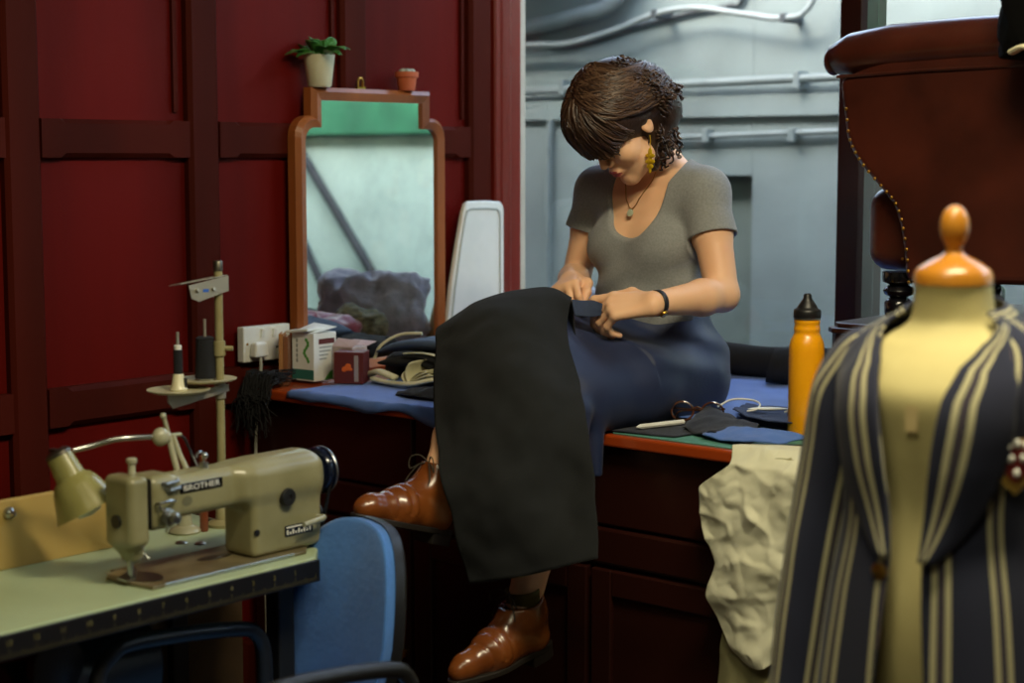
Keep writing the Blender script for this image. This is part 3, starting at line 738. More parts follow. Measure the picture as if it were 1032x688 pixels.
# white petal marker and thread loops
mkz = Z0 + .030
pt = MB(Matrix.Translation((-1.982, 3.172, mkz)) @ Matrix.Rotation(R(40), 4, 'Z'))
pt.lathe([(.0005, -.045), (.006, -.035), (.011, -.012), (.0115, .004), (.008, .028), (.0035, .042), (.0005, .046)], (0, 0, 0), (1, 0, 0), 14, sy=.35)
tag(mk('tailor_chalk', pt, WCARD), 'white petal-shaped tailor chalk on the blue-grey cloth flap', 'chalk')
WTH = mat('white_thread', 'e9e6dc', .8)
tag(mk('thread_loop', MB(Matrix.Translation((-.036, -.03, .002))).tube(curve([(-2.07, 3.19, mkz - .008), (-2.055, 3.225, mkz + .006), (-2.01, 3.235, mkz + .008), (-1.975, 3.215, mkz + .004), (-1.96, 3.175, mkz - .002), (-1.97, 3.155, mkz - .004)], 24), .0022, 6), WTH), 'white thread loop left of the petal-shaped chalk', 'thread')
tag(mk('thread_loop', MB().tube(curve([(-1.915, 3.13, mkz + .004), (-1.89, 3.135, mkz + .012), (-1.862, 3.12, mkz + .010), (-1.85, 3.10, mkz + .006)], 16), .0022, 6), WTH), 'short white thread curl nearer the worktop edge than the petal-shaped chalk', 'thread')
tag(mk('thread_loop', MB().tube(curve([(-1.975, 3.50, WT + .018), (-1.95, 3.485, WT + .02), (-1.935, 3.50, WT + .02), (-1.93, 3.53, WT + .018), (-1.96, 3.53, WT + .018)], 20), .003, 6), WTH), 'white thread ring on the blue cotton behind the yellow bottle', 'thread')
# dark rolls of cloth along the window
def roll(a, b, r, label, tilt=0, turns=2.2, m=BLK):
    a, b = V(a), V(b); s, u, d = frame(b - a)
    def fn(v, w):
        ang = v * turns * 2 * math.pi; rr_ = r * (.35 + .65 * v)
        return a + (b - a) * (w + .03 * math.sin(ang)) + s * (rr_ * math.cos(ang)) + u * (rr_ * math.sin(ang)) + V(0, 0, .003 * math.sin(w * 9 + v * 5))
    return tag(mk('cloth_roll', MB().grid(fn, 60, 14), m, solid=.003, flip=False, angle=180), label, 'cloth')
roll((-2.66, 3.80, WT + .052), (-2.30, 3.87, WT + .050), .046, 'black cloth roll lying along the window sill right beside the seated woman')
roll((-2.33, 3.74, WT + .060), (-2.0, 3.88, WT + .052), .05, 'black cloth roll by the window behind the yellow bottle')
tag(mk('folded_black_cloth', fold(-2.50, -2.40, 3.66, 3.72, WT + .014, .02, .002, 9), BLK, solid=.002, angle=180), 'small folded black cloth on the blue cotton beside the seated woman', 'cloth')

# yellow bottle with black cap
YEL = mat('yellow_enamel', 'f2a60a', .3, c2='e79a06', scale=5, coat=.35)
bx = (-1.837, 3.086, WT + .009)
bt = thing('water_bottle', 'yellow metal water bottle with a black sports cap on the worktop', 'bottle', bx)
mk('bottle', MB().lathe([(.033, 0), (.0355, .002), (.0368, .006), (.0368, .178), (.0362, .190), (.033, .203), (.0285, .211), (.0265, .216), (.0265, .220), (.0272, .222), (.0272, .227), (.0262, .229), (.0262, .236), (.0272, .238), (.0272, .244), (.0255, .247), (.0255, .25)], bx, n=40), YEL, bt, angle=60)
cp = MB(); cp.lathe([(.0272, .247), (.0285, .249), (.0285, .262), (.027, .266), (.022, .268), (.0205, .272), (.013, .283), (.009, .289), (.009, .295), (.0065, .299), (.0, .300)], bx, n=36)
mk('cap', cp, BLACKP, bt, angle=50)
mk('cap_ring', MB().lathe([(.0275, .2455), (.0287, .2455), (.0287, .2485), (.0275, .2485)], bx, n=36), STEEL, bt)

# cream linen thrown over the worktop edge, and the khaki cloth under it
LINEN = weave(mat('cream_linen', 'dddcc2', .9, c2='cfceb2', scale=10, bump=.4, bscale=14))
rows = [[(-1.878, 2.915, WT + .008), (-1.80, 2.955, WT + .009), (-1.71, 2.985, WT + .009), (-1.56, 3.06, WT + .008)],
        [(-1.885, 2.885, WT + .009), (-1.80, 2.885, WT + .011), (-1.71, 2.885, WT + .012), (-1.56, 2.885, WT + .012)],
        [(-1.865,2.846,0.857), (-1.794,2.842,0.858), (-1.714,2.84,0.86), (-1.56, 2.84, WT - .012)],
        [(-1.936,2.84,0.804), (-1.832,2.83,0.789), (-1.732,2.835,0.792), (-1.58, 2.84, .78)],
        [(-1.927,2.835,0.725), (-1.827,2.825,0.72), (-1.731,2.835,0.723), (-1.58, 2.83, .70)],
        [(-1.891,2.84,0.655), (-1.811,2.82,0.653), (-1.726,2.83,0.655), (-1.58, 2.83, .62)],
        [(-1.911,2.835,0.587), (-1.818,2.825,0.577), (-1.731,2.84,0.583), (-1.58, 2.83, .55)],
        [(-1.855,2.84,0.489), (-1.799,2.83,0.488), (-1.73,2.84,0.513), (-1.58, 2.84, .5)],
        [(-1.807,2.84,0.455), (-1.773,2.83,0.458), (-1.729,2.84,0.477), (-1.58, 2.84, .47)]]
tag(mk('linen_cloth', patch(rows, 80, 130, .010, 10, (.25, -1, 0), 5, True, .011), LINEN, solid=.0018, flip=False, angle=180), 'crumpled cream linen cloth hanging over the worktop edge under the yellow bottle', 'cloth')
KHAKI = weave(mat('khaki_cloth', 'a09c72', .9, c2='8a8660', scale=10, bump=.4, bscale=22))
rows = [[(-1.72, 2.92, WT + .002), (-1.66, 2.92, WT + .002), (-1.6, 2.92, WT + .002)], [(-1.74, 2.8665, WT + .001), (-1.68, 2.8665, WT + .001), (-1.6, 2.8665, WT + .001)], [(-1.80, 2.866, WT - .035), (-1.70, 2.866, WT - .035), (-1.6, 2.866, WT - .035)], [(-1.873,2.862,0.584), (-1.802,2.862,0.596), (-1.678,2.862,0.617)], [(-1.89,2.86,0.488), (-1.828,2.85,0.492), (-1.674,2.86,0.519)], [(-1.9,2.86,0.372), (-1.823,2.845,0.391), (-1.672,2.86,0.419)], [(-1.898,2.86,0.225), (-1.824,2.85,0.255), (-1.67,2.86,0.299)]]
tag(mk('khaki_cloth', patch(rows, 30, 40, .012, 18, (0, -1, 0), 8), KHAKI, solid=.0018, flip=False, angle=180), 'khaki cloth hanging below and behind the cream linen', 'cloth')
# ------------------------------------------------------------------ sewing table
TZ = .73
TOPM = mat('pale_green_laminate', 'a9b894', .4, c2='9aa986', scale=5, bump=.02)
EDGEM = mat('black_edge', '121114', .4)
KHM = mat('khaki_enamel', '8e8a68', .32, c2='77734f', scale=9, coat=.25, mixpos=(.45, .8))
KHM2 = mat('pale_enamel', 'a9a78c', .35, c2='8c8a70', scale=12, coat=.2)
DGREEN = mat('dark_green_metal', '1e3020', .5)
BOARDM = mat('ply_board', 'b89b58', .6, c2='a98b4a', scale=4, stretch=(1, .2, 1))
st = thing('sewing_table', 'pale green topped sewing table with a black ruler edge by the red panelling', 'table', (-2.50, 1.6, 0))
top = MB(); top.prism([(-2.302, 1.02, TZ - .03), (-2.302, 2.125, TZ - .03), (-2.318, 2.14, TZ - .03), (-2.40, 2.225, TZ - .03), (-2.80, 2.225, TZ - .03), (-2.80, 1.02, TZ - .03)], (0, 0, .03))
mk('tabletop', top, TOPM, st, smooth=False, bevel=.004)
ed = MB(); ed.bb((-2.302, 1.02, TZ - .044), (-2.294, 2.127, TZ - .003))
mk('ruler_strip', ed, EDGEM, st, smooth=False, bevel=.0015)
YTICK = mat('cream_ruler_ink', '6a633c', .6)
tk = MB()
for i in range(230):
    y = 2.115 - i * .005; h = .013 if i % 10 == 0 else .010 if i % 5 == 0 else .006
    tk.bb((-2.2939, y - .0003, TZ - .040), (-2.2933, y + .0003, TZ - .040 + h))
mk('ruler_marks', tk, YTICK, st, smooth=False)
for i in range(1, 23):
    y = 2.115 - i * .05
    text('ruler_number', str(i), Matrix(((0, 0, 1, -2.2938), (1, 0, 0, y), (0, 1, 0, TZ - .0175), (0, 0, 0, 1))), .013, YTICK, st)
for (x, y) in ((-2.40, 1.12), (-2.40, 2.12), (-2.72, 1.12), (-2.72, 2.12)):
    mk('leg', MB().bb((x - .02, y - .02, .03), (x + .02, y + .02, TZ - .031)), BLACKP, st, smooth=False, bevel=.004)
for y in (1.12, 2.12):
    mk('foot', MB().bb((-2.85, y - .025, 0), (-2.25, y + .025, .035)), BLACKP, st, smooth=False, bevel=.005)
mk('cross_bar', MB().bb((-2.58, 1.12, .12), (-2.54, 2.18, .16)), BLACKP, st, smooth=False, bevel=.004)
mo_ = MB(); mo_.cyl((-2.5, 1.62, .56), (-2.5, 1.86, .56), .085); mo_.cyl((-2.5, 1.58, .56), (-2.5, 1.62, .56), .05); mo_.bb((-2.54, 1.66, .63), (-2.46, 1.82, TZ - .03))
mk('motor', mo_, BLACKP, st, bevel=.006)
bg = MB(); bg.lathe([(.045, -.012), (.05, -.01), (.05, .01), (.045, .012)], (-2.40, 1.62, .62), (1, 0, 0)); mk('belt_guard', bg, BLACKP, st)
dr = MB(); dr.bb((-2.62, 1.06, TZ - .13), (-2.33, 1.42, TZ - .032)); dr.bb((-2.33, 1.055, TZ - .135), (-2.32, 1.425, TZ - .034))
mk('drawer', dr, DGREEN, st, smooth=False, bevel=.004)
mk('treadle', MB().box((-2.46, 1.65, .10), (.3, .45, .02), rot=Matrix.Rotation(R(-12), 3, 'Y')), BLACKP, st, smooth=False, bevel=.005)
mk('treadle_rod', MB().cyl((-2.52, 1.80, .11), (-2.5, 1.78, .5), .006), STEEL, st)
tag(mk('cardboard_box', MB().bb((-2.98, 1.62, 0), (-2.72, 2.30, .66)), mat('darkened_cardboard', '5a4428', .9, c2='4a371f'), smooth=False, bevel=.004), 'brown cardboard box under the sewing table behind its legs', 'box')  # box widened and darkened to stand in for the dark under the table

bb_ = thing('splash_board', 'tan plywood board with steel knobs standing along the back of the sewing table', 'board', (-2.665, 1.5, TZ))
mk('board', MB().bb((-2.672, .98, TZ), (-2.655, 1.985, TZ + .126)), BOARDM, bb_, smooth=False, bevel=.002)
for y, z in ((1.703, TZ + .103), (1.93, TZ + .115), (1.30, TZ + .10)):
    kb = MB(); kb.lathe([(.0, 0), (.011, .0), (.0115, .003), (.010, .008), (.006, .011), (.0045, .013), (.0045, .019), (.003, .022), (0, .0225)], (-2.655, y, z), (1, 0, 0), n=20)
    mk('knob', kb, STEEL, bb_)

# ------------------------------------------------------------------ industrial sewing machine
sm = thing('sewing_machine', 'khaki industrial sewing machine with a black nameplate on the pale green table', 'sewing machine', (-2.41, 1.98, TZ))
bed = MB(); bed.prism([(-2.478, 1.80, TZ), (-2.455, 1.766, TZ), (-2.40, 1.766, TZ), (-2.335, 1.775, TZ), (-2.335, 2.13, TZ), (-2.37, 2.165, TZ), (-2.39, 2.20, TZ), (-2.49, 2.20, TZ), (-2.49, 1.80, TZ)], (0, 0, .007))
mk('bed_plate', bed, mat('bare_bed_steel', '857a5c', .35, .3, c2='60563e', scale=16), sm, smooth=False, bevel=.002)
mk('bed_edge', MB().bb((-2.3365, 1.80, TZ + .001), (-2.3335, 2.10, TZ + .0078)), STEEL, sm, smooth=False, bevel=.001)
mk('slide_plate', MB().bb((-2.472, 1.776, TZ + .0068), (-2.425, 1.812, TZ + .0082)), STEEL, sm, smooth=False)
mk('needle_plate', MB().lathe([(.0, .0068), (.03, .0068), (.03, .0082), (0, .0083)], (-2.40, 1.805, TZ), n=28, sx=1.4), DSTEEL, sm)
mk('bed_recess', MB().lathe([(0, .0069), (.022, .0069), (.021, .0074), (0, .0074)], (-2.425, 1.985, TZ), n=24, sx=.8, sy=1.8), mat('oil_stain', '2a241a', .4), sm)
F = Field((-2.50, 1.72, .72), (-2.29, 2.24, .95), .0022)
ax0, ax1 = -2.437, -2.367
def rbox(Fd, a, b, r, k=.012, sub=False):
    a = np.array(a, np.float32); b = np.array(b, np.float32); c = (a + b) / 2; hs = (b - a) / 2 - r; mg = k + .02 + r
    sl = Fd._blk(a - mg, b + mg); X, Y, Z = Fd._xyz(sl)
    q = [np.abs(P - c[i]) - hs[i] for i, P in enumerate((X, Y, Z))]
    o = np.sqrt(sum(np.maximum(p, 0) ** 2 for p in q)) + np.minimum(np.maximum(np.maximum(q[0], q[1]), q[2]), 0) - r
    Fd._put(sl, o, k, sub)
rbox(F, (ax0 - .006, 2.02, TZ + .007), (ax1 + .012, 2.192, .90), .012)       # pillar
rbox(F, (ax0 - .006, 1.995, .895 - .05), (ax1 + .012, 2.192, .905), .016, .02)
rbox(F, (ax0, 1.80, .836), (ax1, 2.19, .912), .018, .02)                   # arm
F.cone((-2.402, 2.06, .868), (-2.402, 2.17, .865), .042, .046, .02)
rbox(F, (ax0, 1.798, .822), (ax1, 1.86, .918), .014, .012)
mk('machine_body', F.mesh(), KHM, sm, angle=180)
F = Field((-2.48, 1.73, .76), (-2.32, 1.83, .95), .002)
rbox(F, (ax0 - .002, 1.752, .800), (ax1 + .004, 1.796, .923), .012, .004)
F.cone((-2.402, 1.778, .81), (-2.402, 1.784, .785), .032, .020, .012)
mk('face_cover', F.mesh(), KHM, sm, angle=180)
mk('seam_gap', MB().bb((ax0 + .002, 1.7955, .83), (ax1 + .0035, 1.7985, .917)), BLACKP, sm, smooth=False)
q = MB(); q.cyl((-2.395, 1.775, .79), (-2.395, 1.775, .748), .005); q.cyl((-2.395, 1.775, .752), (-2.395, 1.775, TZ + .009), .0015); mk('needle_bar', q, STEEL, sm)
q = MB(); q.cyl((-2.41, 1.782, .792), (-2.41, 1.782, TZ + .022), .0035); q.prism([(-2.416, 1.760, TZ + .0085), (-2.388, 1.760, TZ + .0085), (-2.386, 1.778, TZ + .010), (-2.400, 1.792, TZ + .022), (-2.414, 1.792, TZ + .022)], (0, 0, .003)); q.cyl((-2.40, 1.80, .785), (-2.385, 1.806, .772), .003)
mk('presser_foot', q, STEEL, sm)
q = MB(); q.lathe([(.006, 0), (.0075, .003), (.0065, .006), (.006, .02), (.009, .022), (.0095, .028), (.007, .030), (0, .030)], (-2.402, 1.787, .921)); mk('pressure_screw', q, KHM2, sm)
q = MB(); q.cyl((-2.40, 1.757, .845), (-2.40, 1.748, .845), .012, n=18); mk('face_screw', q, BLACKP, sm)
# thread tension and guides on the front (towards +x)
q = MB(); cx = ax1 + .012; tc = (cx - .008, 1.828, .848)
q.lathe([(.004, 0), (.013, .004), (.0135, .006), (.006, .009), (.0135, .012), (.013, .014), (.005, .016), (.005, .02), (.0095, .021), (.0095, .032), (.006, .034), (0, .034)], tc, (1, 0, 0), 22); mk('tension_dial', q, STEEL, sm)
q = MB()
for y, z, L in ((1.822, .905, .03), (1.830, .893, .026)): q.tube([(ax1 + .003, y, z), (ax1 + .010, y + .004, z), (ax1 + .010, y + L, z + .002), (ax1 + .004, y + L + .003, z + .002)], .0032, 8)
q.tube([(ax1 + .004, 1.808, .872), (ax1 + .014, 1.808, .874), (ax1 + .016, 1.83, .876), (ax1 + .008, 1.846, .872)], .0026, 8)
q.tube([(ax1 + .006, 1.812, .868), (ax1 + .018, 1.816, .858), (ax1 + .018, 1.82, .83), (ax1 + .01, 1.822, .822)], .002, 8)
mk('thread_guide', q, STEEL, sm)
# nameplate
mk('nameplate', MB().bb((ax1 - .001, 1.862, .881), (ax1 + .002, 1.958, .898)), BLACKG, sm, smooth=False, bevel=.0008)
text('nameplate_letters', 'BROTHER', Matrix(((0, 0, 1, ax1 + .0021), (1.28, 0, 0, 1.910), (0, 1, 0, .8893), (0, 0, 0, 1))), .0145, WHITEP, sm)
q = MB(); q.lathe([(0, 0), (.011, 0), (.0115, .0012), (0, .0014)], (ax1 - .0003, 1.878, .866), (1, 0, 0), 20, sy=.8); mk('worn_badge', q, mat('worn_badge_grey', '6a6850', .5), sm)
# stitch dials
q = MB(); q.lathe([(.017, -.004), (.017, .006), (.0155, .008), (.011, .008), (.011, .005), (0, .005)], (ax1 + .004, 2.036, .876), (1, 0, 0), 26); mk('dial_ring', q, BLACKG, sm)
q = MB(); q.lathe([(.0105, 0), (.0105, .007), (.008, .009), (0, .009)], (ax1 + .003, 2.036, .876), (1, 0, 0), 20); mk('dial_centre', q, BRASS, sm)
q = MB(); q.lathe([(.017, -.004), (.017, .010), (.0155, .012), (.006, .012), (.005, .009), (0, .009)], (ax1 + .012, 2.098, .842), (1, 0, 0), 26); mk('stitch_dial', q, BLACKP, sm)
q = MB(); q.cyl((ax1 + .010, 2.028, .785), (ax1 + .0135, 2.028, .785), .006, n=14); mk('screw', q, BLACKP, sm)
q = MB(); q.bb((ax1 + .011, 2.095, .766), (ax1 + .0135, 2.165, .786)); mk('serial_plate', q, BLACKG, sm, smooth=False)
q = MB()
for k in range(9): q.bb((ax1 + .0134, 2.099 + k * .007, .769), (ax1 + .0138, 2.103 + k * .007, .774 if k % 2 else .778))
q.bb((ax1 + .0134, 2.098, .781), (ax1 + .0138, 2.162, .784)); mk('serial_marks', q, WHITEP, sm, smooth=False)
q = MB(); q.tube([(ax1 + .008, 2.178, .790), (ax1 + .03, 2.178, .792), (ax1 + .034, 2.17, .792), (ax1 + .040, 2.118, .789)], [.006, .006, .006, .005], 10); mk('reverse_lever', q, KHM2, sm)
# top thread hook
q = MB(); q.cyl((-2.402, 1.945, .91), (-2.402, 1.945, .922), .008); q.tube(curve([(-2.402, 1.945, .92), (-2.402, 1.945, .936), (-2.402, 1.938, .942), (-2.402, 1.930, .938), (-2.402, 1.928, .932)], 14), .0024, 8); q.sph((-2.402, 1.948, .934), .006, 10, 8); mk('thread_hook', q, STEEL, sm)
# handwheel
q = MB(); q.lathe([(.0, 0), (.036, 0), (.038, .004), (.038, .016), (.033, .018), (.033, .024), (.043, .026), (.046, .030), (.046, .034), (.041, .036), (.041, .040), (.046, .042), (.047, .047), (.044, .052), (.03, .054), (.026, .050), (0, .050)], (-2.402, 2.188, .868), (0, 1, 0), 36)
mk('handwheel', q, BLUEG, sm)
q = MB(); q.lathe([(.0465, .0425), (.0475, .044), (.0475, .046), (.0465, .0475)], (-2.402, 2.188, .868), (0, 1, 0), 36); mk('handwheel_rim', q, STEEL, sm)
q = MB(); q.lathe([(0, 0), (.03, 0), (.033, .003), (.03, .012), (0, .014)], (-2.415, 2.215, .775), (0, 1, 0), 28); q.tube([(-2.445, 2.222, .868), (-2.44, 2.222, .775)], .004); q.tube([(-2.36, 2.222, .868), (-2.385, 2.222, .775)], .004); mk('bobbin_winder', q, BLACKP, sm)

# lamp clamped behind the arm
lp = thing('work_lamp', 'khaki cone-shaded work lamp on a bent arm over the sewing table', 'lamp', (-2.46, 1.91, .91))
ld = V(.040, .032, -.10).normalized(); lo_ = V(-2.53, 1.728, .948)
q = MB(); q.lathe([(.022, -.004), (.023, 0), (.026, .038), (.027, .042), (.035, .048), (.042, .060), (.056, .100), (.060, .108), (.057, .108), (.038, .062), (.024, .045), (.02, .003)], lo_, ld, 36)
mk('lamp_shade', q, mat('lamp_enamel', '8f8a52', .32, c2='7b7644', scale=14, coat=.3), lp, angle=50)
q = MB(); q.lathe([(0, -.010), (.014, -.012), (.0235, -.006), (.024, .0), (0, .0)], lo_, ld, 24); q.box(lo_ - ld * .010, (.03, .012, .006)); mk('shade_cap', q, DSTEEL, lp)
BULB = mat('frosted_bulb', 'dfe3d2', .25)
q = MB(); q.lathe([(.012, .05), (.02, .07), (.029, .095), (.029, .105), (.02, .115), (0, .119)], lo_, ld, 24); mk('bulb', q, BULB, lp)
q = MB(); q.tube(curve([lo_ + V(.01, .022, .008), (-2.508, 1.785, .962), (-2.49, 1.81, .970), (-2.475, 1.84, .972), (-2.465, 1.90, .968)], 30), .0048, 10); mk('lamp_arm', q, STEEL, lp)
q = MB(); q.sph((-2.462, 1.897, .968), (.014, .017, .017), 14, 10); q.cyl((-2.462, 1.90, .967), (-2.462, 1.912, .965), .012); q.tube([(-2.462, 1.921, .955), (-2.468, 1.917, .975), (-2.468, 1.909, 1.003)], .0042); q.sph((-2.468, 1.908, 1.004), .006, 10, 8)
mk('clamp_knuckle', q, KHM2, lp)
q = MB(); q.tube([(-2.46, 1.913, .968), (-2.45, 1.914, .935), (-2.44, 1.916, .905)], .0055, 8); q.tube([(-2.46, 1.922, .968), (-2.45, 1.928, .935), (-2.436, 1.934, .905)], .0055, 8); q.cyl((-2.462, 1.92, .968), (-2.462, 1.942, .967), .0035)
mk('clamp_bracket', q, KHM2, lp)
mk('cord', MB().tube(curve([(-2.462, 1.94, .967), (-2.465, 1.955, .955), (-2.462, 1.965, .93), (-2.445, 1.968, .90), (-2.442, 1.97, .882)], 24), .0025, 6), BLACKP, lp)

# thread stand
ts = thing('thread_stand', 'khaki thread stand with two trays and a tall pole behind the sewing machine', 'thread stand', (-2.648, 2.188, TZ))
px_, py_ = -2.648, 2.19
KP = mat('pole_paint', '9a926a', .4, c2='857d58')
q = MB(); q.lathe([(0, 0), (.032, 0), (.033, .006), (.026, .010), (.014, .014), (.013, .035), (.010, .04), (0, .04)], (px_, py_, TZ)); mk('base', q, KP, ts)
q = MB(); q.cyl((px_, py_, TZ + .01), (px_, py_, 1.262), .0085, n=16); mk('pole', q, KP, ts)
q = MB(); q.lathe([(.0095, 0), (.0095, .018), (.008, .02), (0, .02)], (px_, py_, 1.245), n=16); mk('pole_cap', q, DSTEEL, ts)
GALV = mat('galvanised', 'aaa79a', .4, .5)
q = MB(); q.prism([(px_ + .012, py_ + .015, 1.205), (px_ + .012, py_ + .015, 1.235), (px_ + .012, 2.105, 1.221), (px_ + .012, 2.112, 1.195), (px_ + .012, 2.13, 1.188)], (.002, 0, 0)); q.prism([(px_ + .014, py_ + .012, 1.235), (px_ + .014, 2.085, 1.224), (px_ - .022, 2.085, 1.219), (px_ - .022, py_ + .012, 1.232)], (0, 0, .002))
for y in (2.125, 2.165): q.cyl((px_ + .013, y, 1.211), (px_ + .019, y, 1.212), .004, n=10)
mk('guide_arm', q, GALV, ts, smooth=False)
mk('sticker', MB().bb((px_ + .0138, 2.140, 1.206), (px_ + .0146, 2.154, 1.212)), mat('blue_sticker', '2f62c0', .5), ts, smooth=False)
q = MB(); q.lathe([(.0085, 0), (.0115, 0), (.0125, .005), (.0115, .009), (.0125, .014), (.0115, .019), (.0125, .024), (.0115, .03), (.0085, .03)], (px_, py_, 1.075), n=18); q.cyl((px_ + .008, py_ + .008, 1.09), (px_ + .02, py_ + .018, 1.09), .005); mk('pole_joint', q, KP, ts)
t1, t2 = (px_ - .005, 2.090, 1.012), (px_ - .02, 2.17, 1.024)
TRAYM = mat('tray_enamel', 'b9b394', .4)
for c_ in (t1, t2):
    q = MB(); q.lathe([(0, 0), (.05, 0), (.061, .004), (.062, .006), (.05, .003), (0, .003)], c_, n=36); mk('tray', q, TRAYM, ts)
q = MB(); q.prism([(px_ + .010, 2.05, .998), (px_ + .010, 2.062, .984), (px_ + .010, py_ + .012, 1.004), (px_ + .010, py_ + .012, 1.018), (px_ + .010, 2.05, 1.011)], (.003, 0, 0)); q.cyl((px_, py_, .99), (px_, py_, 1.02), .0115)
mk('tray_bracket', q, GALV, ts, smooth=False)
for c_, h_ in ((t1, .118), (t2, .125)):
    mk('spool_pin', MB().cyl((c_[0], c_[1], c_[2]), (c_[0], c_[1], c_[2] + h_), .0032, n=10), GALV, ts)
THRB = weave(mat('navy_thread', '14161d', .8), 3000, .5)
s1_ = thing('thread_cone', 'tall black thread cone on the farther tray of the thread stand', 'thread cone', (t2[0], t2[1], t2[2] + .004))
q = MB(); pr = [(0, .004)]
for k in range(24): pr += [(.0205 - .003 * k / 23 + .0012 * (k % 2), .004 + .080 * k / 23)]
q.lathe(pr + [(.014, .087), (0, .087)], (t2[0], t2[1], t2[2] + .003), n=26); mk('thread', q, THRB, s1_)
q = MB(); q.lathe([(.016, .003), (.016, .005), (.010, .088), (.006, .09), (.006, .003)], (t2[0], t2[1], t2[2]), n=20); mk('core', q, WHITEP, s1_)
s2_ = thing('thread_spool', 'thin black spool on a cream plastic cone on the nearer tray', 'thread spool', (t1[0], t1[1], t1[2] + .004))
q = MB(); q.lathe([(.017, .003), (.018, .006), (.014, .012), (.0105, .034), (.0095, .036), (.004, .036)], t1, n=24); mk('cone_base', q, CREAMP, s2_)
q = MB(); q.bb((t1[0] + .008, t1[1] + .004, t1[2] + .010), (t1[0] + .0145, t1[1] + .010, t1[2] + .028)); mk('cone_mark', q, BLACKP, s2_)
q = MB(); q.lathe([(.004, .036), (.0085, .037)] + [(.0085 + .001 * (k % 2), .038 + .044 * k / 15) for k in range(16)] + [(.0085, .083), (.004, .084)], t1, n=18); mk('thread', q, THRB, s2_)
q = MB(); q.lathe([(.004, .083), (.0075, .084), (.0075, .092), (.004, .093)], t1, n=18); mk('spool_end', q, WHITEP, s2_)

# small things on the table top behind the machine
q = MB(); q.lathe([(.03, 0), (.032, .004), (.028, .010), (.016, .016), (.015, .02), (.012, .045), (.011, .047), (0, .047)], (-2.655, 2.10, TZ), n=28)
nl = thing('knee_lifter_stand', 'small pale metal stand on the table behind the machine arm', 'stand', (-2.655, 2.10, TZ)); mk('base', q, KHM2, nl)
q = MB(); q.lathe([(.004, .045), (.006, .06), (.005, .075), (0, .077)], (-2.655, 2.10, TZ), n=14); mk('stem', q, STEEL, nl)
tag(mk('wooden_dowel', MB().lathe([(.007, 0), (.0085, .003), (.0085, .06), (.0065, .08), (.0065, .135), (.0078, .14), (.0078, .152), (0, .154)], (-2.635, 2.132, TZ), n=16), mat('red_brown_wood', '7a3a1c', .4, coat=.3)), 'thin red-brown wooden spindle standing beside the pale metal stand', 'spindle')
for k, (x, y, lab) in enumerate(((-2.585, 2.035, 'domed steel disc on the table left of the other disc, behind the needle'), (-2.553, 2.055, 'domed steel disc on the table nearest the machine bed'))):
    tag(mk('steel_disc', MB().lathe([(0, 0), (.0115, 0), (.012, .0015), (.008, .004), (0, .005)], (x, y, TZ), n=24), STEEL), lab, 'disc')
# tangle of leads at the right end of the table
rr = random.Random(11)
for k, lab in enumerate(('black lead looped at the right end of the sewing table beside the handwheel', 'black lead coiled behind the handwheel', 'cream lead lying at the table corner beside the blue chair')):
    P = [(-2.45 - .05 * k + rr.uniform(-.02, .02), 2.185, TZ + .006), (-2.42 - .05 * k, 2.20, TZ + .03 - .01 * k), (-2.47 - .04 * k, 2.19, TZ + .012 + .02 * (k == 1)), (-2.53, 2.195, TZ + .006), (-2.60 + .03 * k, 2.185, TZ + .006), (-2.70, 2.19, TZ + .006)]
    tag(mk('lead', MB().tube(curve(P, 40), .005, 8), BLACKP if k < 2 else CREAMP), lab, 'lead')
cn = thing('connector_block', 'cream plug connector at the table corner between the handwheel and the blue chair', 'connector', (-2.36, 2.225, TZ))
mk('housing', MB().bb((-2.46, 2.185, TZ), (-2.41, 2.208, TZ + .016)), CREAMP, cn, smooth=False, bevel=.003)
q = MB()
for k in range(4): q.bb((-2.455 + k * .012, 2.181, TZ + .003), (-2.448 + k * .012, 2.1855, TZ + .013))
mk('pins', q, BLACKP, cn, smooth=False)

# ------------------------------------------------------------------ blue office chair
oc = thing('office_chair', 'blue upholstered office chair with black loop arms under the raised boot', 'chair', (-2.34, 2.08, 0))
BLUEU = weave(mat('blue_upholstery', '4079c6', .85, c2='376bb4', scale=10, sheen=.3, bump=.3, bscale=80))
M_ = Matrix.Translation((-2.278, 2.185, .600)) @ Matrix.Rotation(R(-5), 4, 'Z') @ Matrix.Rotation(R(-9), 4, 'X') @ Matrix.Rotation(R(7), 4, 'Y')
def pad(hw, hh, th, crown):
    """upholstered pad in the x-z plane, rounded outline, facing -y"""
    def fn(u, v):
        a = u * 2 * math.pi
        cx_ = math.copysign(abs(math.cos(a)) ** .74, math.cos(a)); sz = math.copysign(abs(math.sin(a)) ** .74, math.sin(a))
        w_ = 1 - .22 * max(0, sz)
        if v < .5: s = v * 2; r = s ** .8; y = -crown * (1 - r ** 2.5) - th * .5
        else: s = (v - .5) * 2; r = 1 - s * .0; y = -th * .5 + th * s
        ee = 1 if v >= .5 else r
        y += .035 * (cx_ * ee) ** 2 * -1
        return V(cx_ * hw * w_ * ee, y, sz * hh * ee)
    return fn
q = MB(M_); q.grid(pad(.158, .195, .022, .018), 56, 24, cu=True); mk('backrest', q, BLUEU, oc, angle=180, solid=0)
def shell(u, v):
    a = u * 2 * math.pi; cx_ = math.copysign(abs(math.cos(a)) ** .74, math.cos(a)); sz = math.copysign(abs(math.sin(a)) ** .74, math.sin(a)); w_ = 1 - .22 * max(0, sz)
    if v < .4: e = 1; y = .009 + .028 * v / .4
    else: e = 1 - (v - .4) / .6; y = .037 + .012 * (1 - e)
    return V(cx_ * .161 * w_ * e, y - .035 * (cx_ * e) ** 2, sz * .198 * e)
q = MB(M_); q.grid(shell, 56, 18, cu=True); mk('back_shell', q, BLACKP, oc, angle=60)
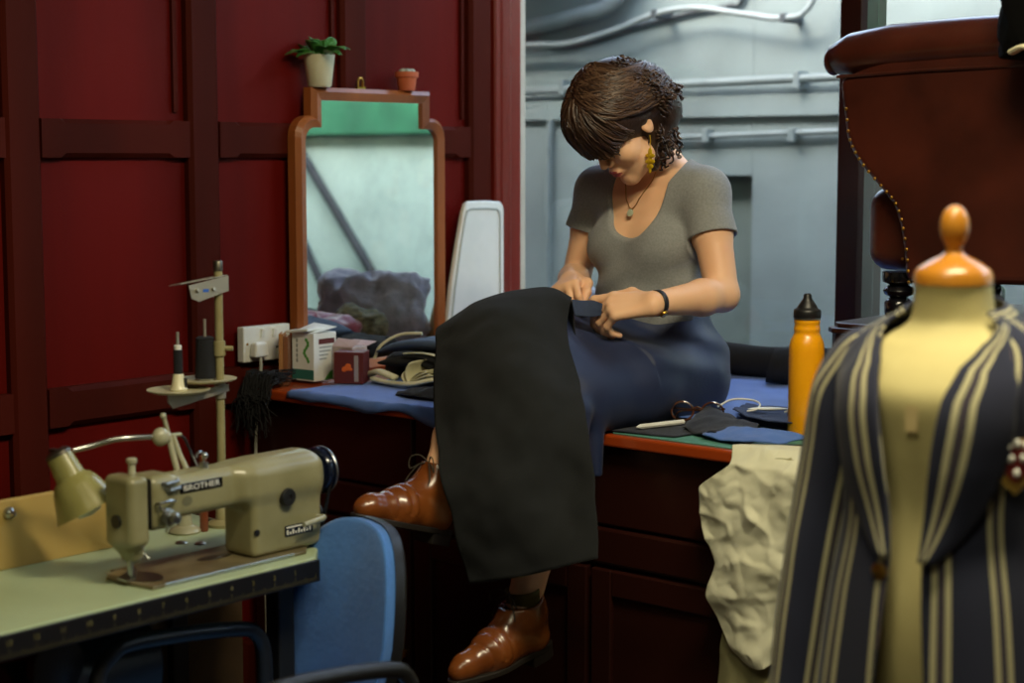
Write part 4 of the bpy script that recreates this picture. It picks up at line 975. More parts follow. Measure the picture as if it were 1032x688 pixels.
q = MB(); q.tube([(-2.27, 2.215, .57), (-2.27, 2.24, .45), (-2.27, 2.22, .38), (-2.27, 2.05, .355)], .02, 10, flat=.5); mk('back_bar', q, BLACKP, oc)
q = MB(Matrix.Translation((-2.22, 1.96, .40)) @ Matrix.Rotation(R(-90), 4, 'X')); q.grid(pad(.20, .205, .03, .03), 48, 20, cu=True); mk('seat', q, BLUEU, oc, angle=180)
q = MB(); q.lathe([(.0, 0), (.19, 0), (.2, .012), (.19, .024), (0, .026)], (-2.22, 1.96, .362), n=36); mk('seat_pan', q, BLACKP, oc)
for s, xs in ((-1, -2.37), (1, -1.985)):
    xa = xs
    zz = .04; P = [(-2.20 + s * .08, 2.0, .365), (xa - s * .02, 2.02, .368), (xa, 2.05, .38), (xa, 2.055, .52), (xa, 2.04, .585), (xa, 1.98, .612), (xa, 1.77, .635), (xa, 1.71, .622), (xa, 1.68, .57), (xa, 1.70, .40), (xa - s * .02, 1.80, .368), (-2.20 + s * .08, 1.84, .365)]
    mk('armrest', MB().tube(curve(P, 70), .0145, 12), BLACKP, oc)
q = MB(); q.cyl((-2.22, 1.96, .10), (-2.22, 1.96, .365), .026); q.cyl((-2.22, 1.96, .24), (-2.22, 1.96, .355), .04); mk('gas_column', q, BLACKP, oc)
for k in range(5):
    a = k * 2 * math.pi / 5 + .3; e = (-2.22 + .26 * math.cos(a), 1.96 + .26 * math.sin(a), .075)
    lg = mk('base_arm', MB().tube([(-2.22, 1.96, .11), e], [.026, .016], 10, flat=.7), BLACKP, oc)
    q = MB(); d_ = V(-math.sin(a), math.cos(a), 0)
    for s in (-1, 1): q.lathe([(0, -.008), (.022, -.008), (.025, -.005), (.025, .005), (.022, .008), (0, .008)], V(e[0], e[1], .025) + d_ * (.012 * s), tuple(d_), 20)
    q.cyl((e[0], e[1], .03), (e[0], e[1], .07), .006)
    mk('caster', q, BLACKP, lg)
# ------------------------------------------------------------------ dress form and striped blazer
DX, DY = -1.085, 2.215
DF = Matrix.Translation((DX, DY, 0)) @ Matrix.Rotation(R(4), 4, 'Z')      # local -y is the way the form faces
FORM = weave(mat('ecru_jersey', 'cfc48a', .8, c2='c2b67c', scale=8, bump=.1, bscale=60), 600, .15)
WOODF = mat('varnished_beech', 'c98a2e', .3, c2='b5741f', scale=6, stretch=(1, 1, .3), coat=.4)
df = thing('dress_form', 'ecru jersey dress form with a turned wooden neck cap in the foreground', 'dress form', (DX, DY, 0), R(4))
# torso rings: z, half width, half depth, forward shift
TR = [(.70, .135, .105, 0), (.78, .145, .115, 0), (.86, .138, .112, .003), (.95, .112, .098, .006), (1.00, .106, .096, .008), (1.08, .120, .108, .012), (1.14, .130, .114, .014), (1.175, .132, .104, .006), (1.205, .118, .080, 0), (1.220, .092, .066, -.002), (1.232, .070, .058, -.004), (1.245, .060, .054, -.006), (1.27, .055, .053, -.004), (1.295, .0535, .052, 0)]
def ring(tr, grow=0):
    def fn(u, v):
        a = u * 2 * math.pi
        q = [cr([V(p[1], p[2], p[3]) for p in tr], v), cr([V(p[0], 0, 0) for p in tr], v).x]
        return V((q[0].x + grow) * math.sin(a), -(q[0].y + grow) * math.cos(a) - q[0].z, q[1])
    return fn
q = MB(DF); q.grid(ring(TR), 56, 60, cu=True); q.prism([(.15 * math.sin(k * math.pi / 14), -.105 * math.cos(k * math.pi / 14), .69) for k in range(28)], (0, 0, .011)); mk('torso', q, FORM, df, angle=180)
q = MB(DF); q.lathe([(.050, -.012), (.0545, -.008), (.0545, .004), (.050, .012), (.040, .019), (.028, .026), (.017, .031), (.013, .035)], (0, 0, 1.302), n=40); mk('neck_cap', q, WOODF, df)
q = MB(DF); q.lathe([(.011, .030), (.0125, .036), (.011, .040), (.0125, .045), (.018, .056), (.0205, .068), (.0195, .082), (.014, .094), (.007, .100), (0, .1015)], (0, 0, 1.302), n=32); mk('finial', q, WOODF, df)
q = MB(DF); q.cyl((0, 0, .06), (0, 0, .70), .016)
mk('stand_pole', q, BLACKP, df)
for k in range(3):
    a = k * 2.094 + .5
    mk('stand_leg', MB(DF).tube(curve([(0, 0, .16), (.10 * math.cos(a), .10 * math.sin(a), .15), (.2 * math.cos(a), .2 * math.sin(a), .08), (.27 * math.cos(a), .27 * math.sin(a), .012)], 16), .012, 10), BLACKP, df)
mk('chest_label', MB(DF).grid(lambda u, v: V(-.010 + .018 * u, -.1302, 1.10 + .035 * v), 3, 3), mat('pink_label', 'd4bf88', .8), df, flip=False)

STRIPE = bpy.data.materials.new('striped_wool'); STRIPE.use_nodes = True
nt = STRIPE.node_tree; b = nt.nodes['Principled BSDF']; b.inputs['Roughness'].default_value = .9; b.inputs['Sheen Weight'].default_value = .12
uvn = nt.nodes.new('ShaderNodeUVMap'); sep = nt.nodes.new('ShaderNodeSeparateXYZ'); nt.links.new(uvn.outputs[0], sep.inputs[0])
fr_ = nt.nodes.new('ShaderNodeMath'); fr_.operation = 'FRACT'; nt.links.new(sep.outputs[0], fr_.inputs[0])
rp = nt.nodes.new('ShaderNodeValToRGB'); rp.color_ramp.interpolation = 'CONSTANT'
navy, crm = lin('1b2038'), lin('b8b38e')
els = rp.color_ramp.elements; els[0].position = 0; els[0].color = navy; els[1].position = .60; els[1].color = crm
for pos, c_ in ((.70, navy), (.755, lin('6d5a58')), (.775, navy), (.83, crm), (.93, navy)):
    e = els.new(pos); e.color = c_
nt.links.new(fr_.outputs[0], rp.inputs[0]); nt.links.new(rp.outputs[0], b.inputs['Base Color'])
def striped(name, fn, nu, nv, parent, uvf, th=.004, cu=False):
    o = mk(name, MB().grid(fn, nu, nv, cu=cu), STRIPE, parent, flip=False, angle=180)
    me = o.data; uv = me.uv_layers.new(name='UVMap'); co = {}
    for p in me.polygons:
        js = [(vi // nu) for vi in p.vertices]; iv = [(vi % nu) for vi in p.vertices]
        wrap = cu and (max(iv) - min(iv) > 1)
        for li, i_, j_ in zip(p.loop_indices, iv, js):
            uu = (i_ + (nu if wrap and i_ == 0 else 0)) / (nu if cu else nu - 1)
            uv.data[li].uv = uvf(uu, j_ / (nv - 1))
    q = o.modifiers.new('solid', 'SOLIDIFY'); q.thickness = th; q.offset = 1
    return o
bz = thing('striped_blazer', 'navy blazer with cream twin stripes worn by the dress form', 'blazer', (DX, DY, .5), R(4))
# body of the coat: rings around the form
CT = [(.50, .195, .160, .012), (.62, .185, .152, .012), (.74, .174, .144, .012), (.86, .158, .134, .012), (.97, .138, .120, .014), (1.06, .144, .128, .016), (1.13, .152, .130, .014), (1.175, .154, .118, .006), (1.208, .142, .094, -.002), (1.228, .116, .078, -.006), (1.248, .080, .066, -.010)]
def opening(z):
    """half angle left open at the front, per side, from the hem up"""
    pts = [(.50, 14), (.70, 13), (.86, 9.5), (.92, 9), (1.0, 12), (1.08, 15), (1.15, 18), (1.19, 23), (1.215, 32), (1.232, 46), (1.248, 64)]
    for (a, x), (b_, y) in zip(pts, pts[1:]):
        if z <= b_: return R(x + (y - x) * (z - a) / (b_ - a))
    return R(64)
CTV = [V(p[1], p[2], p[3]) for p in CT]; CTZ = [V(p[0], 0, 0) for p in CT]
def coat(u, v, lift=0):
    q = cr(CTV, v); z = cr(CTZ, v).x; op = opening(z)
    a = op + (2 * math.pi - 2 * op) * u
    fold = .006 * math.sin(a * 9 + z * 3) * max(0, (1.0 - z) / .5)
    zz = z
    return DF @ V((q.x + fold + lift) * math.sin(a), -(q.y + fold + lift) * math.cos(a) - q.z, zz)
def coat_uv(u, v):
    z = cr(CTZ, v).x; op = opening(z); a = op + (2 * math.pi - 2 * op) * u
    return ((a + math.pi / 50) / (2 * math.pi) * 12.0, v)
striped('coat_body', coat, 140, 60, bz, coat_uv)
def sleeve(s):
    C = [V(s * .112, .004, 1.200), V(s * .132, .004, 1.186), V(s * .158, .010, 1.135), V(s * .172, .012, 1.05), V(s * .186, .004, .95), V(s * .194, -.015, .85), V(s * .200, -.035, .74), V(s * .204, -.055, .64)]
    Rr = [V(.022, .040, 0), V(.036, .058, 0), V(.046, .068, 0), V(.048, .068, 0), V(.046, .064, 0), V(.044, .06, 0), V(.042, .056, 0), V(.04, .052, 0)]
    def fn(u, v):
        a = u * 2 * math.pi; c = cr(C, v); r = cr(Rr, v)
        d = (cr(C, min(1, v + .02)) - cr(C, max(0, v - .02))).normalized()
        sd = V(1, 0, 0); sd = (sd - d * sd.dot(d)).normalized() if abs(d.x) < .95 else V(0, 0, 1); fd = d.cross(sd)
        wob = 1 + .06 * noise.noise(V(a * 1.2, v * 7, s * 3))
        return DF @ (c + sd * (r.x * math.cos(a) * wob) + fd * (r.y * math.sin(a) * wob))
    return striped('sleeve', fn, 48, 50, bz, lambda u, v: (u * 5.0 + .2, v), cu=True)
sleeve(-1); sleeve(1)
def lapel(s):
    # from the collar notch down the opening edge to the button
    def fn(u, v):
        z = .925 + (1.246 - .925) * v
        vv = min(1, max(0, (z - .5) / .762))
        # find v parameter giving z
        lo, hi = 0.0, 1.0
        for _ in range(18):
            mid = (lo + hi) / 2
            if cr(CTZ, mid).x < z: lo = mid
            else: hi = mid
        q = cr(CTV, lo); op = opening(z)
        w_ = (.10 * math.sin(math.pi * min(1, v * .92 + .02)) ** .8 + .01) * (1 if v < .80 else 1 - .35 * (v - .8) / .2)
        a = op - .02 + u * w_ / .16
        l_ = .009 + .006 * math.sin(math.pi * u)
        return DF @ V(s * (q.x + l_) * math.sin(a), -(q.y + l_) * math.cos(a) - q.z, z - .012 * u * v)
    return striped('lapel', fn, 16, 40, bz, lambda u, v: (u * 1.15 + .42, v), .003)
lapel(-1); lapel(1)
def collar(u, v):
    a = R(58) + (2 * math.pi - 2 * R(58)) * u
    back = 1 - abs(u - .5) * 2
    z = 1.246 - .012 * v + .022 * back * (1 - v) + .012 * (1 - v)
    r = .066 + .036 * v
    return DF @ V(r * 1.05 * math.sin(a), -r * .95 * math.cos(a) + .012, z)
striped('collar', collar, 70, 8, bz, lambda u, v: (v * 1.2 + .45, u), .004)
q = MB(DF); q.lathe([(0, 0), (.0115, 0), (.012, .003), (.008, .005), (0, .006)], (-.036, -.142, .905), (-.2, -1, 0), 18); mk('button', q, BRASS, bz)
# embroidered crest
def coat_at(a, z, l):
    lo, hi = 0.0, 1.0
    for _ in range(18):
        mid = (lo + hi) / 2
        if cr(CTZ, mid).x < z: lo = mid
        else: hi = mid
    q = cr(CTV, lo); return V((q.x + l) * math.sin(a), -(q.y + l) * math.cos(a) - q.z, z)
cm = coat_at(R(58), 1.062, .008)
cf = V(math.sin(R(50)), -math.cos(R(50)), 0); cs = V(cf.y * -1, cf.x, 0)
GOLD = mat('gold_embroidery', 'a98a3a', .6, c2='7a5a20', scale=90, bump=.6, bscale=200); REDT = mat('red_embroidery', '7a1c18', .8)
def sh(k): return [(-1, .9), (-.4, 1.0), (0, .92), (.4, 1.0), (1, .9), (1.02, .1), (.7, -.6), (0, -1.1), (-.7, -.6), (-1.02, .1)]
cr_ = mk('crest', MB(DF).prism([cm + cs * (x * .030) + V(0, 0, z * .036) for x, z in sh(0)], cf * .003), GOLD, bz, smooth=False)
q = MB(DF)
q.prism([cm + cf * .0031 + cs * (x * .020) + V(0, 0, z * .024 + .002) for x, z in sh(0)], cf * .001); mk('crest_field', q, REDT, cr_, smooth=False)
q = MB(DF)
for x, z in ((-.009, .010), (.009, .010), (0, -.010), (0, .030), (-.013, .027), (.013, .027)): q.sph(cm + cf * .0042 + cs * x + V(0, 0, z), (.005, .005, .006), 10, 8)
mk('crest_motif', q, WHITEP, cr_)

# ------------------------------------------------------------------ leather armchair on a wooden plinth by the window
LEATH = mat('oxblood_leather', '451d13', .3, c2='30130c', scale=7, bump=.12, bscale=70, coat=.2)
PLZ = 1.118
pl_ = MB(); pl_.prism([(-1.855, 3.22, WT), (-1.835, 3.20, WT), (-.95, 3.20, WT), (-.95, 3.90, WT), (-1.855, 3.90, WT)], (0, 0, PLZ - WT - .022))
pl_.prism([(-1.862, 3.215, PLZ - .022), (-1.84, 3.193, PLZ - .022), (-.943, 3.193, PLZ - .022), (-.943, 3.907, PLZ - .022), (-1.862, 3.907, PLZ - .022)], (0, 0, .012))
pl_.prism([(-1.852, 3.225, PLZ - .010), (-1.832, 3.205, PLZ - .010), (-.952, 3.205, PLZ - .010), (-.952, 3.897, PLZ - .010), (-1.852, 3.897, PLZ - .010)], (0, 0, .010))
tag(mk('plinth', pl_, CABW, smooth=False, bevel=.003), 'dark red wooden plinth with a moulded top carrying the leather armchair', 'plinth')
ac = thing('leather_armchair', 'oxblood leather club armchair with rolled arms raised on the plinth by the window', 'armchair', (-1.45, 3.56, PLZ))
y0_, y1_ = 3.30, 3.86
prof = [(-1.9,3.3,1.637), (-1.889,3.3,1.573), (-1.88,3.3,1.513), (-1.862,3.3,1.476), (-1.833,3.3,1.44), (-1.794,3.3,1.402), (-1.764,3.3,1.369), (-1.747,3.3,1.323), (-1.736,3.3,1.266), (-1.73,3.3,1.205)]
prof = [(p[0], p[2]) for p in prof]
back = [(-1.12, 1.215), (-1.02, 1.45), (-.98, 1.72), (-1.70, 1.715)]
out_ = prof + back
for yy in (y0_, y1_ - .11):
    pa = mk('arm', MB().prism([(x, yy, z) for x, z in out_], (0, .11, 0)), LEATH, ac, smooth=False, bevel=.018, seg=4)
    rl = MB(); zr_ = 1.688
    C = [V(-1.932, 0, zr_ - .010), V(-1.925, 0, zr_ - .006), V(-1.88, 0, zr_ + .004), V(-1.78, 0, zr_ + .014), V(-1.6, 0, zr_ + .02), V(-1.3, 0, zr_ + .022), V(-1.0, 0, zr_ + .03)]
    Rr = [.012, .034, .046, .05, .05, .05, .05]
    rl.tube([V(c.x, yy + .035, c.z) for c in C], Rr, 22, up=(0, 0, 1)); rl.sph((-1.93, yy + .035, zr_ - .009), (.02, .028, .032), 16, 10)
    mk('arm_roll', rl, LEATH, pa, angle=180)
    nb = MB()
    for i in range(22):
        t = i / 21; p = cr([V(x, 0, z) for x, z in prof[1:]], t)
        nb.sph((p.x + .012, yy - .001, p.z), (.004, .003, .004), 8, 6)
    mk('nails', nb, BRASS, pa)
    mk('seam_welt', MB().tube([(-1.90, yy - .003, 1.642), (-1.7, yy - .003, 1.650), (-1.4, yy - .003, 1.655), (-1.0, yy - .003, 1.66)], .004, 6), LEATH, pa)
F = Field((-2.0, 3.30, 1.15), (-1.2, 3.88, 1.50), .006)
rbox(F, (-1.862, 3.355, 1.222), (-1.25, 3.80, 1.405), .045)
mk('seat', F.mesh(), LEATH, ac, angle=180)
nb = MB()
for i in range(7): nb.sph((-1.765 + .0, 3.362 - .004, 1.25 + i * .022), (.0035, .003, .0035), 8, 6)
mk('seat_nails', nb, BRASS, ac)
mk('seat_frame', MB().bb((-1.70, 3.32, 1.216), (-1.10, 3.84, 1.245)), BLACKP, ac, smooth=False, bevel=.004)
q = MB(); q.prism([(-1.30, y0_ + .10, 1.24), (-1.14, y0_ + .10, 1.24), (-1.0, y0_ + .10, 1.72), (-1.12, y0_ + .10, 1.76), (-1.20, y0_ + .10, 1.74)], (0, y1_ - y0_ - .2, 0)); mk('backrest', q, LEATH, ac, smooth=False, bevel=.02, seg=4)
for (x, y) in ((-1.765, 3.345), (-1.765, 3.81), (-1.14, 3.345), (-1.14, 3.81)):
    q = MB(); q.lathe([(.018, 0), (.026, .004), (.030, .018), (.031, .038), (.025, .046), (.018, .050), (.030, .056), (.034, .064), (.030, .072), (.020, .077), (.034, .083), (.036, .09), (.036, .105)], (x, y, PLZ), n=24); mk('leg', q, BLACKG, ac)
BLKC = mat('black_velvet', '030303', .95, spec=.1)
hb = thing('black_bundle', 'black cloth bundle with a pale trim lying on top of the leather armchair', 'cloth', (-1.36, 3.34, 1.72))
mk('bundle', heap((-1.31, 3.20, 1.66), (.175, .10, .17), 33, .2, 9), BLKC, hb, angle=180)
mk('trim', MB().tube(curve([(-1.42, 3.117, 1.668), (-1.39, 3.102, 1.676), (-1.36, 3.102, 1.67), (-1.33, 3.107, 1.682)], 14), .010, 8, flat=.6), CREAML, hb)
# ------------------------------------------------------------------ the seated woman
SKIN = mat('skin', 'ecbd97', .48, c2='e3b08a', scale=7, sss=.12, spec=.4, bump=.03, bscale=300)
LIPS = mat('lips', 'a8484a', .4)
LASH = mat('lash', '2a1a14', .7)
wm = thing('person', 'woman in a grey t-shirt and navy skirt sitting on the worktop, head bowed, sewing', 'person', (-2.33, 3.2, WT))
Rh, Lh = V(-2.42, 3.22, .972), V(-2.24, 3.22, .968)
Rk, Lk = V(-2.425, 2.775, 1.108), V(-2.25, 2.82, .955)
Ra, La = V(-2.374,2.520,.792), V(-2.211,2.607,.540)
Rs, Ls = V(-2.530, 3.272, 1.388), V(-2.222, 3.272, 1.388)
Re, Le = V(-2.588, 3.255, 1.172), V(-2.140, 3.225, 1.160)
Rw, Lw = V(-2.452, 3.068, 1.186), V(-2.172, 3.005, 1.153)
HP = R(47); HYAW = R(-15)
Hf = V(math.sin(HYAW) * math.cos(HP), -math.cos(HYAW) * math.cos(HP), -math.sin(HP)); Hl = V(math.cos(HYAW), math.sin(HYAW), 0); Hu = Hl.cross(-Hf) if Hl.cross(-Hf).z > 0 else Hf.cross(Hl)
HO = V(-2.356, 3.135, 1.545)
HR = Matrix((Hf, Hl, Hu)).transposed()
def hd(f, l, u): return HO + Hf * f + Hl * l + Hu * u
H = .0031
def torso(F, g=0., arms=True):
    F.ell((-2.375, 3.285, 1.315), (.138 + g, .088 + g, .115 + g), .03)
    F.ell((-2.368, 3.275, 1.20), (.128 + g, .085 + g, .12 + g), .05)
    F.ell((-2.355, 3.265, 1.09), (.122 + g, .088 + g, .11 + g), .05)
    F.ell((-2.345, 3.275, .985), (.158 + g, .118 + g, .10 + g), .06)
    for s in (-1, 1): F.ell((-2.372 + s * .066, 3.215, 1.258), (.055 + g, .044 + g, .055 + g), .05)
    C7 = V(-2.372, 3.30, 1.455)
    F.cone(C7 - V(0, 0, .012), Rs + V(.01, 0, .0), .047 + g, .046 + g, .04); F.cone(C7 - V(0, 0, .012), Ls + V(-.01, 0, .0), .047 + g, .046 + g, .04)
    F.cone(Rs, V(-2.40, 3.26, 1.36), .045 + g, .05 + g, .03); F.cone(Ls, V(-2.34, 3.26, 1.36), .045 + g, .05 + g, .03)

F = Field((-2.72, 2.26, .44), (-2.02, 3.44, 1.74), H)
torso(F)
# neck and head
F.cone((-2.373, 3.298, 1.425), hd(-.035, 0, -.035), .052, .050, .03)
F.cone((-2.40, 3.245, 1.405), (-2.50, 3.24, 1.412), .010, .008, .02); F.cone((-2.345, 3.245, 1.405), (-2.25, 3.24, 1.412), .010, .008, .02)   # collar bones
F.ell(hd(-.010, 0, .045), (.096, .074, .085), .01, HR)
F.ell(hd(.040, 0, -.030), (.050, .057, .078), .03, HR)
F.cone(hd(.030, .045, -.075), hd(.070, .010, -.100), .018, .013, .03); F.cone(hd(.030, -.045, -.075), hd(.070, -.010, -.100), .018, .013, .03)
F.ell(hd(.072, 0, -.097), (.014, .018, .014), .015, HR)
for s in (-1, 1):
    F.ell(hd(.060, s * .040, -.028), (.024, .022, .022), .02, HR)                  # cheek
    F.ell(hd(.088, s * .031, .004), (.014, .017, .010), .008, HR, sub=True)         # socket
    F.ell(hd(.076, s * .031, .003), (.0135, .0145, .0125), .004, HR)                # lid
    F.cone(hd(.088, s * .014, .022), hd(.078, s * .048, .020), .008, .006, .012)    # brow
    F.ell(hd(-.004, s * .074, -.002), (.017, .007, .030), .006, HR); F.ell(hd(.0, s * .081, .002), (.009, .005, .016), .004, HR, sub=True)
F.cone(hd(.088, 0, .014), hd(.107, 0, -.026), .007, .009, .010)
for s in (-1, 1): F.ell(hd(.096, s * .011, -.031), (.010, .007, .007), .006, HR)
F.ell(hd(.086, 0, -.058), (.014, .022, .014), .012, HR)
F.ell(hd(.096, 0, -.057), (.008, .020, .0045), .004, HR); F.ell(hd(.094, 0, -.067), (.009, .016, .006), .004, HR)
# arms
def limb(F, pts, rs, k=.025):
    for i in range(len(pts) - 1): F.cone(pts[i], pts[i + 1], rs[i], rs[i + 1], k)
limb(F, [Rs, Rs.lerp(Re, .35), Re], [.044, .043, .034]); limb(F, [Ls, Ls.lerp(Le, .35), Le], [.046, .045, .037])
limb(F, [Re, Re.lerp(Rw, .3), Rw], [.034, .037, .024], .015); limb(F, [Le, Le.lerp(Lw, .3), Lw], [.036, .040, .0255], .015)
# legs
limb(F, [Rh, Rh.lerp(Rk, .5), Rk], [.082, .068, .052]); limb(F, [Lh, Lh.lerp(Lk, .5), Lk], [.082, .068, .052])
limb(F, [Rk, Rk.lerp(Ra, .3) + V(0, .012, 0), Rk.lerp(Ra, .7), Ra], [.048, .053, .038, .033]); limb(F, [Lk, Lk.lerp(La, .3) + V(0, .012, 0), Lk.lerp(La, .7), La], [.048, .053, .039, .034])
# feet (inside the boots)
Rf, Lf_ = V(-.055,-.957,.28).normalized(), V(-.115,-.98,-.12).normalized()
Ru = (V(0, 0, 1) - Rf * Rf.z).normalized(); Lu = (V(0, 0, 1) - Lf_ * Lf_.z).normalized()
for A_, f_, u_ in ((Ra, Rf, Ru), (La, Lf_, Lu)):
    F.cone(A_, A_ - f_ * .02 - u_ * .04, .032, .028, .02); F.cone(A_ - u_ * .015, A_ + f_ * .09 - u_ * .05, .032, .026, .02); F.cone(A_ + f_ * .09 - u_ * .052, A_ + f_ * .15 - u_ * .06, .026, .014, .02)
# hands
def hand(F, w, d, n, thumb, curls, spread=(0.02, .0, -.02, -.045), sc=.92):
    d = V(d).normalized(); n = (V(n) - d * V(n).dot(d)).normalized(); s = d.cross(n) if thumb == 'L' else n.cross(d)
    P = lambda a, b, c: w + (d * a + s * b + n * c) * sc
    offs = (.030, .010, -.010, -.028); ml = (.088, .092, .087, .078)
    for o_, L_ in zip(offs, ml):
        F.cone(P(.004, o_ * .55, -.001), P(L_, o_, 0), .0135, .0118, .016)
    F.cone(P(.01, .012, -.008), P(.055, .026, -.012), .015, .014, .015)
    lens = ((.042, .026, .021), (.046, .030, .022), (.042, .028, .021), (.033, .021, .018))
    for i in range(4):
        p = P(ml[i], offs[i], 0); ang = 0; r = (.0105, .0108, .0102, .009)[i] * sc
        sp = spread[i] * 4
        for k in range(3):
            ang += R(curls[i][k])
            q = p + (d * math.cos(ang) * math.cos(sp) + s * math.sin(sp) * math.cos(ang) - n * math.sin(ang)) * lens[i][k] * sc
            F.cone(p, q, r, r * .9, .005); p, r = q, r * .9
    return P
PL = hand(F, Lw, (-.105, -.05, -.012), (.12, -.62, .78), 'L', [(8, 30, 18), (30, 50, 28), (42, 56, 36), (48, 58, 40)], sc=1.06)
for a, b, r1, r2 in (((.018, .022, -.006), (.052, .050, -.010), .0155, .0125), ((.052, .050, -.010), (.092, .046, -.012), .0122, .0108), ((.092, .046, -.012), (.124, .038, -.016), .0105, .0085)):
    F.cone(PL(*a), PL(*b), r1, r2, .008)
PR = hand(F, Rw, (.045, -.085, -.012), (-.25, -.30, .92), 'R', [(42, 48, 25), (58, 55, 30), (70, 60, 35), (78, 62, 35)])
for a, b, r1, r2 in (((.018, .022, -.006), (.050, .048, -.014), .0155, .0122), ((.050, .048, -.014), (.082, .046, -.030), .012, .0105), ((.082, .046, -.030), (.104, .036, -.046), .0105, .0085)):
    F.cone(PR(*a), PR(*b), r1, r2, .008)
BF = F; mb = F.mesh()
c1, c2 = hd(.099, 0, -.058), hd(.098, 0, -.067)
for i, f in enumerate(mb.f):
    p = V(mb.v[f[0]])
    if (p - HO).length < .15:
        q = HR.transposed() @ (p - HO)
        if q.x > .088 and (abs(q.y) / .019) ** 2 + ((q.z + .062) / .0095) ** 2 < 1: mb.m[i] = 1
        elif q.x > .07 and abs(abs(q.y) - .031) < .015 and abs(q.z + .006 + 6 * (abs(q.y) - .031) ** 2) < .0022: mb.m[i] = 2
        elif q.x > .06 and abs(abs(q.y) - .031) < .017 and abs(q.z - .027) < .003: mb.m[i] = 2
body = mk('body', mb, [SKIN, LIPS, LASH], wm, angle=180, flip=False)
sm_ = body.modifiers.new('smooth', 'SMOOTH'); sm_.factor = .5; sm_.iterations = 2

# t-shirt
TEE = weave(mat('heather_grey_jersey', '8e9090', .95, c2='7d7f7f', scale=220, bump=.25, bscale=12, sheen=.15, mixpos=(.3, .7)), 1200, .2)
F = Field((-2.70, 3.05, 1.06), (-2.06, 3.46, 1.50), .003)
torso(F, .009)
F.ell((-2.365, 3.262, 1.14), (.136, .100, .13), .03)
for s_, e_, sg in ((Rs, Re, -1), (Ls, Le, 1)):
    F.cone(s_, s_.lerp(e_, .46), .048, .058, .025)
    F.cone(s_.lerp(e_, .30), s_.lerp(e_, .60), .047, .056, 0, sub=True)
    # square the sleeve end off
    X, Y, Z = F.full(); d_ = (e_ - s_).normalized(); c_ = s_.lerp(e_, .44)
    far = (np.abs(X - c_.x) < .085) & (np.abs(Y - c_.y) < .09) & ((X - (-2.374)) * sg > .148)
    pl_d = (X - c_.x) * d_.x + (Y - c_.y) * d_.y + (Z - c_.z) * d_.z
    F.f = np.where(far & (Z < s_.z - .03), np.maximum(F.f, pl_d), F.f).astype(np.float32)
X, Y, Z = F.full()
rip = .0055 * np.sin(55 * (Z + .5 * np.abs(X + 2.37)) + 2 * np.sin(9 * X)) * np.exp(-((Z - 1.14) / .05) ** 2) + .0048 * np.sin(38 * (Z - .8 * X) + 12 * Y) * np.exp(-((Z - 1.22) / .06) ** 2)
F.f = (F.f + rip).astype(np.float32)
F.ell((-2.368, 3.10, 1.440), (.098, .21, .170), .006, sub=True)
F.cone((-2.372, 3.30, 1.40), hd(-.03, 0, -.03), .084, .10, .006, sub=True)
F.f = np.maximum(F.f, 1.088 - Z + .008 * np.sin(20 * X)).astype(np.float32)
mk('t_shirt', F.mesh(), TEE, wm, angle=180, flip=False)

# skirt
SKIRT = weave(mat('navy_satin_twill', '1b2a50', .5, c2='142042', scale=5, sheen=.06, bump=.1, bscale=10))
F = Field((-2.60, 2.66, .74), (-2.06, 3.46, 1.18), .0036)
F.ell((-2.345, 3.28, .985), (.172, .135, .112), .05); F.ell((-2.355, 3.265, 1.075), (.140, .105, .09), .05)
limb(F, [Rh, Rh.lerp(Rk, .5), Rk + V(.01, .03, 0)], [.096, .086, .070], .04); limb(F, [Lh, Lh.lerp(Lk, .5), Lk], [.098, .088, .074], .04)
F.cone(Rh.lerp(Lh, .5), Rk.lerp(Lk, .5), .085, .062, .06); F.cone(Rk.lerp(Lk, .35) + V(0, .05, 0), Lk + V(0, .05, 0), .055, .06, .05)
F.cone(Lh + V(.01, .02, -.03), Lk + V(.005, .06, -.02), .072, .05, .04)
for hx, hy in ((-2.31, 2.755), (-2.27, 2.74), (-2.23, 2.738), (-2.19, 2.748)):
    F.cone((hx, hy + .02, .94), (hx + .006, hy, .80), .026, .018, .03)
for i in range(4):   # hem falling over the worktop edge
    x = -2.345 + .048 * i
    F.cone((x, 2.835 - .003 * (i % 2), .93), (x + .006, 2.838 - .005 * (i % 2), .80), .024, .014, .02)
X, Y, Z = F.full()
fold_ = .006 * np.sin(60 * (Z + .35 * Y) + 5 * np.sin(8 * X)) * np.exp(-((Z - 1.04) / .05) ** 2) * (Y > 3.0) + .005 * np.sin(30 * (X + .6 * Z) - 14 * Y) * np.exp(-((Y - 3.05) / .12) ** 2)
F.f = (F.f + fold_).astype(np.float32)
F.f = np.where(Y > 2.86, np.maximum(F.f, WT + .006 - Z), F.f).astype(np.float32)
F.f = np.maximum(F.f, Z - 1.118).astype(np.float32)
F.f = np.maximum(F.f, .795 - Z).astype(np.float32)
mk('skirt', F.mesh(), SKIRT, wm, angle=180, flip=False)

